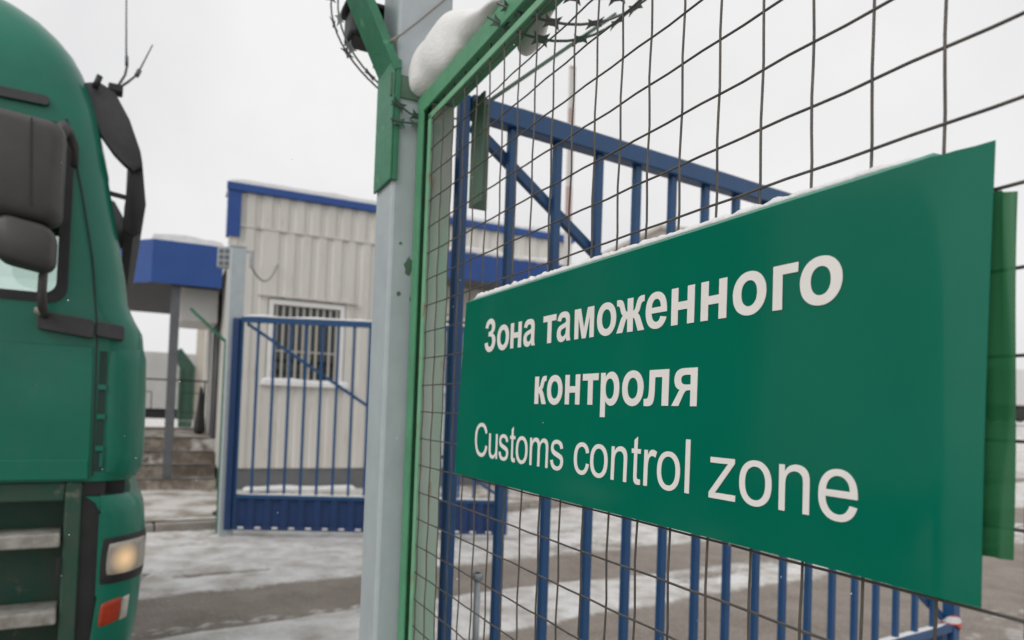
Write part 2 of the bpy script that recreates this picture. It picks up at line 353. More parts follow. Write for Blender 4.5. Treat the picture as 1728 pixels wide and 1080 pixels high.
fbox(ib, 2.004, 2.024, .008, .0125, ZB + .05, ZT - .065); fbox(ib, T0 + .05, 2.024, .008, .0125, ZT - .078, ZT - .062); fbox(ib, T0 + .05, 2.024, .008, .0125, ZB + .05, ZB + .066)
ib.build('mesh_border', GREEN_BAR, fp, bevel=0.001)
bk = MB()
fbox(bk, 2.060, 2.078, .030, .092, ZB + .02, ZT - .01); fbox(bk, 2.026, 2.034, .020, .050, ZB + .02, ZT - .07)
bk.build('rear_stiffener', GREEN_PALE, fp, bevel=0.002)
wm = MB(); rw = 0.0016
for k in range(-23, 20):
    t = 0.668 + 0.0702 * k
    if t < T0 + .05 or t > 2.02: continue
    ph = random.uniform(0, 6); am = random.uniform(.0001, .0006)
    z = ZB + .02; pts = []
    while z <= ZT - .02:
        pts.append((t + am * sin(z * 17 + ph) + am * .8 * sin(z * 46 + 2 * ph), -.0155 - .0010 * cos(z * 2 * pi / .1362), z)); z += 0.034
    wm.tube(pts, rw, 6)
for k in range(-19, 15):
    z0 = 1.353 + 0.0681 * k
    if z0 < ZB + .05 or z0 > ZT - .07: continue
    ph = random.uniform(0, 6); am = random.uniform(.0001, .0006); t = T0 + .02; pts = []
    while t < 2.03:
        pts.append((t, -.0155 + .0010 * cos(t * 2 * pi / .1404), z0 + am * sin(t * 9 + ph) + am * .6 * sin(t * 31 + ph))); t += 0.035
    wm.tube(pts, rw, 6)
wm.build('wire_mesh', WIRE, fp)
cl = MB(); fbox(cl, 2.095, 2.105, -.075, .03, 2.325, 2.385); cl.build('corner_tie', GREEN_DULL, fp)

# ------------------------------------------------------------------ near steel post
def steel_post(label, t, e0, e1, ht, group, smear=False):
    a = R(FENCE_A); d = (sin(a), cos(a)); n_ = (cos(a), -sin(a))
    p = thing('steel_post', label, 'post', (FENCE_O[0] + d[0] * t + n_[0] * e0, FENCE_O[1] + d[1] * t + n_[1] * e0, 0), FENCE_A, group)
    m = MB(); wd = e1 - e0; m.box(0, .155, -wd, 0, -.02, ht); m.build('shaft', POST, p, bevel=.009)
    if smear:
        for cy_, cz_, ry_, rz_ in ((-.054, 1.875, .013, .026), (-.030, 1.80, .006, .007), (-.066, 1.79, .005, .012), (-.030, 1.935, .006, .004)):
            m = MB(); pl_ = [(cy_ + ry_ * (.6 + .6 * random.random()) * cos(k * pi / 9), cz_ + rz_ * (.55 + .7 * random.random()) * sin(k * pi / 9)) for k in range(18)]
            m.prism(pl_, lambda a, b: (-.0004, a, b), lambda a, b: (.002, a, b)); m.build('paint_smear', GREEN_DULL, p)
    m = MB(); m.box(-.006, .161, -wd - .006, .006, ht + .001, ht + .014); m.build('cap', POST, p, bevel=.003)
    return p
steel_post('tall grey square steel post at the left end of the mesh fence', 2.10, -.06, .095, 3.5, 'square gate posts', True)
steel_post('square steel post beside the window, carrying the open far blue gate leaf', 8.58, .035, .19, 3.2, 'square gate posts')

def fence_world(t, e, z):
    a = R(FENCE_A); return (FENCE_O[0] + sin(a) * t + cos(a) * e, FENCE_O[1] + cos(a) * t - sin(a) * e, z)

# green Y bracket on the near post: angle iron hugging the post's corner, its arm leaning out over the road
br = thing('barbed_wire_bracket', 'bright green angle iron bracket on the near grey post with a leaning arm', 'bracket', fence_world(2.10, -.062, 2.1), FENCE_A, 'razor wire brackets')
m = MB(); m.box(-.008, .150, .001, .008, 0, .33); m.box(-.008, -.0015, -.014, .0005, 0, .325); m.build('clamp_plate', GREEN_ARM, br, bevel=.002)
m = MB()
ax, ay = Vector((0, .45, .893)), Vector((0, -.893, .45))
def armpt(x, s, h): return Vector((x, .004, .315)) + ax * s + ay * h
m.add([armpt(x, s, h) for s in (-.03, .62) for x, h in ((-.008, 0), (.140, 0), (.140, .006), (-.008, .006))], [(3, 2, 1, 0), (4, 5, 6, 7), (0, 1, 5, 4), (1, 2, 6, 5), (2, 3, 7, 6), (3, 0, 4, 7)])
m.add([armpt(x, s, h) for s in (-.02, .62) for x, h in ((-.010, -.012), (-.003, -.012), (-.003, .012), (-.010, .012))], [(3, 2, 1, 0), (4, 5, 6, 7), (0, 1, 5, 4), (1, 2, 6, 5), (2, 3, 7, 6), (3, 0, 4, 7)])
m.build('arm', GREEN_ARM, br, bevel=.002)

br2 = thing('barbed_wire_bracket', 'dull green angle iron bracket hanging behind the top rail of the mesh fence', 'bracket', fence_world(1.965, .108, 2.02), FENCE_A, 'razor wire brackets')
m = MB(); m.box(0.0, .006, -.05, 0, 0, .285); m.box(-.07, -.0005, -.006, 0, 0, .28); m.build('clamp_plate', GREEN_DULL, br2, bevel=.0015)
m = MB(); m.bar((-.03, -.004, .25), (-.03, -.40, .60), .045, .007); m.build('arm', GREEN_DULL, br2, bevel=.001)

# far green bracket post beside the far gate post
gp = thing('fence_upright', 'slim green fence upright with bent arm, left of the far gate post', 'post', (-3.262, 8.02, 0), FENCE_A, None)
m = MB(); m.box(0, .05, -.03, .03, 0.0, 2.17); m.build('upright', GREEN_ARM, gp, bevel=.003)
m = MB(); m.bar((.025, .0, 2.16), (.025, .40, 2.52), .05, .03); m.build('arm', GREEN_ARM, gp, bevel=.003)

# ------------------------------------------------------------------ razor wire coil
def barbs(m, pts, rnd, step=.072):
    m.tube(pts, .0030, 5)
    acc = step * .6
    for i in range(1, len(pts) - 1):
        acc += (pts[i] - pts[i - 1]).length
        if acc > step:
            acc = 0; d = (pts[i + 1] - pts[i - 1]).normalized()
            s_ = d.cross(Vector((rnd.uniform(-1, 1), rnd.uniform(-1, 1), rnd.uniform(-1, 1)))).normalized(); nn = d.cross(s_) * .0006
            p = pts[i]; L_, W_ = .018, .0145
            poly = [(-L_, -W_), (-.006, -.0075), (.006, -.0075), (L_, -W_), (.0125, 0), (L_, W_), (.006, .0075), (-.006, .0075), (-L_, W_), (-.0125, 0)]
            m.prism(poly, lambda a, b: p + d * a + s_ * b - nn, lambda a, b: p + d * a + s_ * b + nn)
def razor(name, label, t0, t1, c, rad, turns, ph0, matl, seed, rx=1.0):
    rnd = random.Random(seed)
    o = thing(name, label, 'razor wire', fence_world(t0, c[0], c[1]), FENCE_A, 'razor wire strands above the fence')
    m = MB(); N = int(abs(turns) * 64); pts = []
    for i in range(N + 1):
        a = ph0 + 2 * pi * turns * i / N; rr = rad * (1 + .03 * sin(3 * a + seed))
        pts.append(Vector(((t1 - t0) * i / N + .03 * sin(2 * a), rr * rx * cos(a), rr * sin(a))))
    barbs(m, pts, rnd)
    return m, o
def coil(label, a0, a1, strands):
    first = None
    for i, (t0, t1, c, rad, ml) in enumerate(strands):
        mm, oo = razor('razor_wire_coil', label, t0, t1, c, rad, (a1 - a0) / 360, R(a0), ml, i + 1 + len(label))
        if first is None: first = oo; o = mm.build('barbed_strand', ml, oo)
        else:
            o = mm.build('barbed_strand', ml, first); o.location = Vector((t0 - strands[0][0], -(c[0] - strands[0][2][0]), c[1] - strands[0][2][1])); bpy.data.objects.remove(oo)
    return first
c1 = coil('loop of razor wire hanging against the sky left of the near post', 60, -110, [(2.38, 2.34, (.12, 2.68), .300, RAZOR), (2.36, 2.33, (.125, 2.690), .296, RAZOR)])
c2 = coil('coil of razor wire hanging behind the top rail, seen through the mesh', -70, -215, [(1.60, 1.33, (.07, 2.56), .285, RAZOR_G), (1.57, 1.24, (.075, 2.57), .285, RAZOR), (1.50, 1.16, (.08, 2.585), .29, RAZOR), (1.42, 1.1, (.08, 2.60), .29, RAZOR)])
c3 = thing('razor_wire_strand', 'short pair of razor wire strands crossing the near post between bracket and mesh frame', 'razor wire', fence_world(2.085, 0, 2.27), FENCE_A, 'razor wire strands above the fence')
for zz_, pts_ in ((0, [(0, .075, .035), (0, .054, .028), (0, .024, .012), (0, -.013, .006), (-.004, -.05, .004)]), (1, [(.002, .075, -.012), (.002, .052, -.016), (.002, .023, -.013), (.002, -.013, -.011), (0, -.05, -.008)])):
    m = MB(); pts = [Vector(p) for p in pts_]; fine = []
    for a_, b_ in zip(pts[:-1], pts[1:]): fine += [a_.lerp(b_, k / 5) for k in range(5)]
    barbs(m, fine + [pts[-1]], random.Random(5 + zz_), .05); m.build('barbed_strand', RAZOR_G, c3)

# single strand strung from the bracket across the grey post to the rail
sw = MB(); sp = [fence_world(*p) for p in ((2.09, -.085, 2.46), (2.088, -.05, 2.492), (2.09, -.01, 2.535), (2.09, .075, 2.63), (2.09, .2, 2.78))]
sw.tube(sp, .0026, 6); sw.tube([Vector(sp[0]).lerp(Vector(sp[1]), .15 + .1 * k) for k in range(6)], .005, 6)
tag(sw.build('tie_wire', CABLE), 'thin dark tie wire slanting across the top of the near post', 'wire')

# black floodlight on the near post
fl = thing('floodlight', 'black floodlight at the top of the near grey post', 'lamp', fence_world(2.27, -.012, 2.555), FENCE_A)
m = MB(); m.box(0, .10, .0, .135, 0, .085); m.build('housing', BLACK, fl, bevel=.012)
m = MB(); m.box(-.012, .11, -.01, .150, .086, .10); m.box(0.02, .08, .01, .05, -.05, -.001); m.build('bracket', BLACK, fl, bevel=.004)

# ------------------------------------------------------------------ snow heaped on the rail and post corner
def snow_loft(path, prof, seed, amp=.012, segs=18):
    rings = []
    for i, (p, a, b, o) in enumerate(path):
        ring = []
        for k in range(segs):
            th_ = 2 * pi * k / segs; q = Vector((p[0], p[1] + a * cos(th_) + o, p[2] + b * sin(th_)))
            nv = noise.noise_vector(q * 9 + Vector((seed, 0, 0))) + 0.55 * noise.noise_vector(q * 22 + Vector((seed, 3, 0))) + 0.16 * noise.noise_vector(q * 60 + Vector((seed, 1, 2)))
            ring.append(q + nv * amp)
        rings.append(ring)
    return rings
sp_ = thing('snow_heap', 'large heap of snow resting on the green top rail beside the near post', 'snow', fence_world(2.1, 0, 2.325), FENCE_A)
path = []
N = 18
for i in range(N + 1):
    f = i / N; x = .045 - f * .60
    e_ = max(.06, min(1, (f / .12)) ** .5) * max(.05, min(1, (1 - f) / .10) ** .5)
    hgt = (.080 - .066 * sstep(.25, .98, f) - .016 * (1 - sstep(0, .2, f))) * e_
    path.append(((x, -.040 + .034 * (1 - sstep(.03, .22, f)), hgt * 1.10 + .004), (.054 + .004 * sin(f * 9)) * e_, hgt, 0))
m = MB(); m.loft(snow_loft(path, None, 2)); m.build('snow_mass', SNOW_CLUMP, sp_, sub=2)
m = MB(); path = []
for i in range(9):
    f = i / 8; e = max(.12, sin(pi * min(1, f * 1.02)) ** .5)
    path.append(((-.39 - f * .20, -.106, .004 - .012 * sin(f * 5)), .022 * e, (.042 + .008 * sin(f * 8)) * e, 0))
m.loft(snow_loft(path, None, 9, .017)); m.build('overhang', SNOW_CLUMP, sp_, sub=2)

# ------------------------------------------------------------------ the customs sign
SL, SR, SZ0, SZ1 = 1.689, 0.618, 1.360, 1.7285
sg = thing('customs_sign', 'large green metal sign with white Russian and English lettering, wired to the mesh', 'sign', FENCE_O, FENCE_A)
NT, NZ = 60, 20
def sign_e(t, z):
    """depth of the sheet: nearly flat, sprung forward where the unfolded right end curls"""
    f = sstep(.80, .618, t); zz = (z - SZ0) / (SZ1 - SZ0)
    return -.004 - .0050 * f * f + .010 * sstep(.655, .618, t) * (0.3 + .7 * zz) + .0016 * sin(t * 6 + 1) * sin(zz * pi) + .0011 * sin(t * 17 + 3 * zz) * (0.3 + sstep(1.0, .7, t))
def sign_t(f, zz):
    left = SL + .030 * (1 - zz); return left + (SR - left) * f
sv = []
for j in range(NZ + 1):
    zz = j / NZ
    for i in range(NT + 1):
        f = (i / NT) ** .75; t = sign_t(f, zz); z = SZ0 + (SZ1 - SZ0) * zz
        if j == NZ and t < .70: z += -.0016 * sin(pi * (t - .618) / .082)
        sv.append((t, -sign_e(t, z), z))
m = MB(); m.add(sv, [(j * (NT + 1) + i, j * (NT + 1) + i + 1, (j + 1) * (NT + 1) + i + 1, (j + 1) * (NT + 1) + i) for j in range(NZ) for i in range(NT)], True)
so_ = m.build('panel', SIGN, sg, fix=False); md = so_.modifiers.new('thick', 'SOLIDIFY'); md.thickness = .0012; md.offset = -1
md = so_.modifiers.new('split', 'EDGE_SPLIT'); md.split_angle = R(40)
# top lip folded back, left return, bottom lip
m = MB(); N = 30
lip = []
for i in range(N + 1):
    t = .665 + (SL - .006 - .665) * i / N
    lip.append([(t, -sign_e(t, SZ1), SZ1 - .0005), (t, -sign_e(t, SZ1) - .003, SZ1 + .0035), (t, -.012, SZ1 + .0045), (t, -.012, SZ1 + .003), (t, -sign_e(t, SZ1) - .004, SZ1 - .0015)])
m.loft(lip, cap=True); m.build('top_lip', SIGN_EDGE, sg)
m = MB()
m.add([(SL + .0005, .004, SZ1), (SL + .0305, .004, SZ0), (SL + .0325, -.010, SZ0), (SL + .0025, -.010, SZ1),
       (SL + .0015, .004, SZ1), (SL + .0315, .004, SZ0), (SL + .0335, -.010, SZ0), (SL + .0035, -.010, SZ1)],
      [(0, 1, 2, 3), (7, 6, 5, 4), (0, 4, 5, 1), (1, 5, 6, 2), (2, 6, 7, 3), (3, 7, 4, 0)]); m.build('left_return', SIGN_EDGE, sg)
# loose translucent green film behind the right end
m = MB(); fv = []
for j in range(25):
    z = 1.398 + (1.690 - 1.398) * j / 24
    for i, (t, e) in enumerate(((.655, .004), (.640, .010), (.627, .006), (.618, .012), (.612, .007), (.605, .011))):
        fv.append((t + (.0012 * sin(z * 19 + 1) if i > 3 else 0), -(e + .0022 * sin(z * 17 + i * 1.9)), z - (.004 if i > 3 and j == 24 else 0)))
m.add(fv, [(j * 6 + i, j * 6 + i + 1, (j + 1) * 6 + i + 1, (j + 1) * 6 + i) for j in range(24) for i in range(5)], True)
m.build('film_strip', FILM, sg)

# --- lettering: outlines in font units (x to the right, y up from the baseline), quadratic curves; 'Q' marks a control point
def G(*cs):
    out = []
    for c in cs:
        tk = c.split(); pts = []; i = 0; q = None
        nums = []
        while i < len(tk):
            if tk[i] == 'Q':
                cx, cy, ex, ey = map(float, tk[i + 1:i + 5]); x0_, y0_ = pts[-1]
                for k in range(1, 7):
                    t = k / 6; pts.append(((1 - t) ** 2 * x0_ + 2 * t * (1 - t) * cx + t * t * ex, (1 - t) ** 2 * y0_ + 2 * t * (1 - t) * cy + t * t * ey))
                i += 5
            else:
                pts.append((float(tk[i]), float(tk[i + 1]))); i += 2
        if abs(pts[0][0] - pts[-1][0]) + abs(pts[0][1] - pts[-1][1]) < 1: pts.pop()
        out.append(pts)
    return out
LG = {
 'C': G('1204 514 1398 465 Q 1337 226 1178.5 100.5 Q 1020 -25 791 -25 Q 554 -25 405.5 71.5 Q 257 168 179.5 351 Q 102 534 102 744 Q 102 973 189.5 1143.5 Q 277 1314 438.5 1402.5 Q 600 1491 794 1491 Q 1014 1491 1164 1379 Q 1314 1267 1373 1064 1182 1019 Q 1131 1179 1034 1252 Q 937 1325 790 1325 Q 621 1325 507.5 1244 Q 394 1163 348 1026.5 Q 302 890 302 745 Q 302 558 356.5 418.5 Q 411 279 526 210 Q 641 141 775 141 Q 938 141 1051 235 Q 1164 329 1204 514'),
 'u': G('831 0 831 156 Q 707 -24 494 -24 Q 400 -24 318.5 12 Q 237 48 197.5 102.5 Q 158 157 142 236 Q 131 289 131 404 131 1062 311 1062 311 473 Q 311 332 322 283 Q 339 212 394 171.5 Q 449 131 530 131 Q 611 131 682 172.5 Q 753 214 782.5 285.5 Q 812 357 812 493 812 1062 992 1062 992 0'),
 's': G('63 317 241 345 Q 256 238 324.5 181 Q 393 124 516 124 Q 640 124 700 174.5 Q 760 225 760 293 Q 760 354 707 389 Q 670 413 523 450 Q 325 500 248.5 536.5 Q 172 573 132.5 637.5 Q 93 702 93 780 Q 93 851 125.5 911.5 Q 158 972 214 1012 Q 256 1043 328.5 1064.5 Q 401 1086 484 1086 Q 609 1086 703.5 1050 Q 798 1014 843 952.5 Q 888 891 905 788 729 764 Q 717 846 659.5 892 Q 602 938 497 938 Q 373 938 320 897 Q 267 856 267 801 Q 267 766 289 738 Q 311 709 358 690 Q 385 680 517 644 Q 708 593 783.5 560.5 Q 859 528 902 466 Q 945 404 945 312 Q 945 222 892.5 142.5 Q 840 63 741 19.5 Q 642 -24 517 -24 Q 310 -24 201.5 62 Q 93 148 63 317'),
 't': G('528 161 554 2 Q 478 -14 418 -14 Q 320 -14 266 17 Q 212 48 190 98.5 Q 168 149 168 311 168 922 36 922 36 1062 168 1062 168 1325 347 1433 347 1062 528 1062 528 922 347 922 347 301 Q 347 224 356.5 202 Q 366 180 387.5 167 Q 409 154 449 154 Q 479 154 528 161'),
 'o': G('68 531 Q 68 826 232 968 Q 369 1086 566 1086 Q 785 1086 924 942.5 Q 1063 799 1063 546 Q 1063 341 1001.5 223.5 Q 940 106 822.5 41 Q 705 -24 566 -24 Q 343 -24 205.5 119 Q 68 262 68 531', '253 531 Q 253 327 342 225.5 Q 431 124 566 124 Q 700 124 789 226 Q 878 328 878 537 Q 878 734 788.5 835.5 Q 699 937 566 937 Q 431 937 342 836 Q 253 735 253 531'),
 'm': G('135 0 135 1062 296 1062 296 913 Q 346 991 429 1038.5 Q 512 1086 618 1086 Q 736 1086 811.5 1037 Q 887 988 918 900 Q 1044 1086 1246 1086 Q 1404 1086 1489 998.5 Q 1574 911 1574 729 1574 0 1395 0 1395 669 Q 1395 777 1377.5 824.5 Q 1360 872 1314 901 Q 1268 930 1206 930 Q 1094 930 1020 855.5 Q 946 781 946 617 946 0 766 0 766 690 Q 766 810 722 870 Q 678 930 578 930 Q 502 930 437.5 890 Q 373 850 344 773 Q 315 696 315 551 315 0'),
 'c': G('828 389 1005 366 Q 976 183 856.5 79.5 Q 737 -24 563 -24 Q 345 -24 212.5 118.5 Q 80 261 80 527 Q 80 699 137 828 Q 194 957 310.5 1021.5 Q 427 1086 564 1086 Q 737 1086 847 998.5 Q 957 911 988 750 813 723 Q 788 830 724.5 884 Q 661 938 571 938 Q 435 938 350 840.5 Q 265 743 265 532 Q 265 318 347 221 Q 429 124 561 124 Q 667 124 738 189 Q 809 254 828 389'),
 'n': G('135 0 135 1062 297 1062 297 911 Q 414 1086 635 1086 Q 731 1086 811.5 1051.5 Q 892 1017 932 961 Q 972 905 988 828 Q 998 778 998 653 998 0 818 0 818 646 Q 818 756 797 810.5 Q 776 865 722.5 897.5 Q 669 930 597 930 Q 482 930 398.5 857 Q 315 784 315 580 315 0'),
 'r': G('133 0 133 1062 295 1062 295 901 Q 357 1014 409.5 1050 Q 462 1086 525 1086 Q 616 1086 710 1028 648 861 Q 582 900 516 900 Q 457 900 410 864.5 Q 363 829 343 766 Q 313 670 313 556 313 0'),
 'l': G('131 0 131 1466 311 1466 311 0'),
 'z': G('40 0 40 146 716 922 Q 601 916 513 916 80 916 80 1062 948 1062 948 943 373 269 262 146 Q 383 155 489 155 980 155 980 0'),
 'e': G('862 342 1048 319 Q 1004 156 885 66 Q 766 -24 581 -24 Q 348 -24 211.5 119.5 Q 75 263 75 522 Q 75 790 213 938 Q 351 1086 571 1086 Q 784 1086 919 941 Q 1054 796 1054 533 Q 1054 517 1053 485 261 485 Q 271 310 360 217 Q 449 124 582 124 Q 681 124 751 176 Q 821 228 862 342', '271 633 864 633 Q 852 767 796 834 Q 710 938 573 938 Q 449 938 364.5 855 Q 280 772 271 633'),
 # heavy Cyrillic
 'З': G('76 389 348 422 Q 361 318 418 263 Q 475 208 556 208 Q 643 208 702.5 274 Q 762 340 762 452 Q 762 558 705 620 Q 648 682 566 682 Q 500 682 410 675 410 890 Q 582 887 642 939.5 Q 702 992 702 1079 Q 702 1153 658 1197 Q 614 1241 541 1241 Q 469 1241 418 1191 Q 367 1141 356 1045 97 1089 Q 124 1222 178.5 1301.5 Q 233 1381 330.5 1426.5 Q 428 1472 549 1472 Q 756 1472 881 1340 Q 984 1232 984 1096 Q 984 903 773 788 Q 899 761 974.5 667 Q 1050 573 1050 440 Q 1050 247 909 111 Q 768 -25 558 -25 Q 359 -25 228 89.5 Q 97 204 76 389'),
 'о': G('82 546 Q 82 686 151 817 Q 220 948 346.5 1017 Q 473 1086 629 1086 Q 870 1086 1024 929.5 Q 1178 773 1178 534 Q 1178 293 1022.5 134.5 Q 867 -24 631 -24 Q 485 -24 352.5 42 Q 220 108 151 235.5 Q 82 363 82 546', '370 531 Q 370 373 445 289 Q 520 205 630 205 Q 740 205 814.5 289 Q 889 373 889 533 Q 889 689 814.5 773 Q 740 857 630 857 Q 520 857 445 773 Q 370 689 370 531'),
 'н': G('143 0 143 1062 424 1062 424 650 810 650 810 1062 1091 1062 1091 0 810 0 810 420 424 420 424 0'),
 'а': G('357 738 102 784 Q 145 938 250 1012 Q 355 1086 562 1086 Q 750 1086 842 1041.5 Q 934 997 971.5 928.5 Q 1009 860 1009 677 1006 349 Q 1006 209 1019.5 142.5 Q 1033 76 1070 0 792 0 Q 781 28 765 83 755 116 Q 683 46 601 11 Q 519 -24 426 -24 Q 262 -24 167.5 65 Q 73 154 73 290 Q 73 380 116 450.5 Q 159 521 236.5 558.5 Q 314 596 460 624 Q 657 661 733 693 733 721 Q 733 802 693 836.5 Q 653 871 542 871 Q 467 871 425 841.5 Q 383 812 357 738', '733 510 Q 679 492 562 467 Q 445 442 409 418 Q 354 379 354 319 Q 354 260 398 217 Q 442 174 510 174 Q 586 174 655 224 Q 706 262 722 317 Q 733 353 733 454'),
 'т': G('38 1062 931 1062 931 829 625 829 625 0 344 0 344 829 38 829'),
 'м': G('143 0 143 1062 516 1062 722 351 931 1062 1298 1062 1298 0 1050 0 1050 735 835 0 606 0 391 735 391 0'),
 'ж': G('560 1062 840 1062 840 645 Q 930 650 975 790 Q 1020 950 1090 1020 Q 1170 1090 1375 1072 1375 880 Q 1290 885 1250 850 Q 1215 815 1180 700 Q 1145 590 1060 545 Q 1140 510 1200 370 1385 0 1080 0 960 290 Q 910 425 840 430 840 0 560 0 560 430 Q 490 425 440 290 320 0 15 0 200 370 Q 260 510 340 545 Q 255 590 220 700 Q 185 815 150 850 Q 110 885 25 880 25 1072 Q 230 1090 310 1020 Q 380 950 425 790 Q 470 650 560 645'),
 'е': G('762 338 1042 291 Q 988 137 871.5 56.5 Q 755 -24 580 -24 Q 303 -24 170 157 Q 65 302 65 523 Q 65 787 203 936.5 Q 341 1086 552 1086 Q 789 1086 926 929.5 Q 1063 773 1057 450 353 450 Q 356 325 421 255.5 Q 486 186 583 186 Q 649 186 694 222 Q 739 258 762 338', '778 622 Q 775 744 715 807.5 Q 655 871 569 871 Q 477 871 417 804 Q 357 737 358 622'),
 'г': G('143 0 143 1062 857 1062 857 832 424 832 424 0'),
 'к': G('0 0 0 1062 281 1062 281 645 Q 370 650 415 790 Q 460 950 530 1020 Q 610 1090 815 1072 815 880 Q 730 885 690 850 Q 655 815 620 700 Q 585 590 500 545 Q 580 510 640 370 825 0 520 0 400 290 Q 350 425 281 430 281 0'),
 'р': G('139 1062 401 1062 401 906 Q 452 986 539 1036 Q 626 1086 732 1086 Q 917 1086 1046 941 Q 1175 796 1175 537 Q 1175 271 1045 123.5 Q 915 -24 730 -24 Q 642 -24 570.5 11 Q 499 46 420 131 420 -404 139 -404', '417 549 Q 417 370 488 284.5 Q 559 199 661 199 Q 759 199 824 277.5 Q 889 356 889 535 Q 889 702 822 783 Q 755 864 656 864 Q 553 864 485 784.5 Q 417 705 417 549'),
 'л': G('215 1062 1000 1062 1000 0 735 0 735 840 455 840 445 420 Q 430 130 360 50 Q 300 -18 140 -18 Q 60 -18 0 -5 0 205 Q 40 195 80 200 Q 150 205 175 260 Q 205 330 212 560'),
 'я': G('1000 1062 520 1062 Q 300 1062 200 980 Q 100 890 100 750 Q 100 600 190 520 Q 250 470 330 455 Q 280 420 230 330 0 0 290 0 450 280 Q 530 440 640 440 745 440 745 0 1000 0', '745 870 560 870 Q 370 870 370 738 Q 370 600 560 600 745 600'),
}
LINES = [
 (1.6155, 0.047, [('З', 1.5801, 1.5315), ('о', 1.5233, 1.4725), ('н', 1.4661, 1.4223), ('а', 1.414, 1.3704), ('т', 1.3415, 1.2976), ('а', 1.2946, 1.2517), ('м', 1.2398, 1.1845), ('о', 1.1762, 1.1271), ('ж', 1.1259, 1.0609), ('е', 1.0583, 1.0133), ('н', 1.0043, 0.9602), ('н', 0.9485, 0.9044), ('о', 0.8945, 0.8446), ('г', 0.8355, 0.8028), ('о', 0.8003, 0.7506)]),
 (1.5132, 0.0471, [('к', 1.364, 1.3236), ('о', 1.3211, 1.2713), ('н', 1.2629, 1.2191), ('т', 1.2114, 1.1683), ('р', 1.162, 1.115), ('о', 1.108, 1.0585), ('л', 1.0572, 1.0051), ('я', 0.9991, 0.951)]),
 (1.407, 0.0475, [('C', 1.6124, 1.5521), ('u', 1.5449, 1.506), ('s', 1.5, 1.4589), ('t', 1.4526, 1.4304), ('o', 1.4278, 1.3827), ('m', 1.3744, 1.3102), ('s', 1.3023, 1.2615), ('c', 1.2295, 1.1865), ('o', 1.1835, 1.1374), ('n', 1.1284, 1.0899), ('t', 1.08, 1.0583), ('r', 1.0516, 1.0247), ('o', 1.0234, 0.978), ('l', 0.9686, 0.9602), ('z', 0.9261, 0.8838), ('o', 0.8781, 0.8322), ('n', 0.8225, 0.7838), ('e', 0.7734, 0.7287)])]
WORDS = []
for base, xh, letters in LINES:
    cut = 0
    for i in range(1, len(letters) + 1):
        if i == len(letters) or letters[i - 1][2] - letters[i][1] > .022: WORDS.append((base, xh, letters[cut:i])); cut = i
for base, xh, letters in WORDS:
    cu = bpy.data.curves.new('lettering', 'CURVE'); cu.dimensions = '2D'; cu.fill_mode = 'BOTH'; cu.extrude = .0003
    for ch, tl, tr in letters:
        cs = LG[ch]; xa = min(p[0] for p in cs[0]); xb = max(p[0] for p in cs[0])
        for pts in cs:
            s_ = cu.splines.new('POLY'); s_.points.add(len(pts) - 1); s_.use_cyclic_u = True
            for P_, (px, py) in zip(s_.points, pts):
                P_.co = ((px - xa) / (xb - xa) * (tl - tr), base + py / 1062 * xh, 0, 1)
            for P_ in s_.points: P_.co.x = -(tl - P_.co.x)          # reading direction runs towards the camera: x = -t
    to = bpy.data.objects.new('tmp', cu); C.objects.link(to); bpy.context.view_layer.update()
    me = bpy.data.meshes.new_from_object(to.evaluated_get(bpy.context.evaluated_depsgraph_get()))
    bpy.data.objects.remove(to)
    for v in me.vertices:
        t = -v.co.x; z = v.co.y; k = v.co.z
        v.co = (t, -sign_e(t, z) + .0005 + (.0004 if k > 0 else 0), z)
    me.materials.clear(); me.materials.append(LETTER)
    o = bpy.data.objects.new('lettering', me); C.objects.link(o); o.parent = sg

# thin ridge of snow along the sign's top edge
m = MB(); rings = []; N = 150
for i in range(N + 1):
    f = i / N; t = .672 + (SL - .012 - .672) * f
    e_ = min(1, f * 25 + .1, (1 - f) * 25 + .1)
    nz_ = noise.fractal(Vector((t * 60, 0, 0)), 1, 2, 4); h = e_ * max(.003, (.0085 + .0045 * nz_) * (0.7 + .5 * f if t > .8 else .75))
    wd = .0075 * e_
    c0 = -.0055
    rings.append([(t, c0 + wd * cos(a) , SZ1 + .0042 + max(-.001, h * sin(a)) + .0007 * noise.noise(Vector((t * 300, a * 3, 0)))) for a in [2 * pi * k / 10 for k in range(10)]])
m.loft(rings); o = m.build('snow_ridge', SNOW); place(o, FENCE_O, FENCE_A); tag(o, 'thin ridge of snow lying along the top edge of the green sign', 'snow')

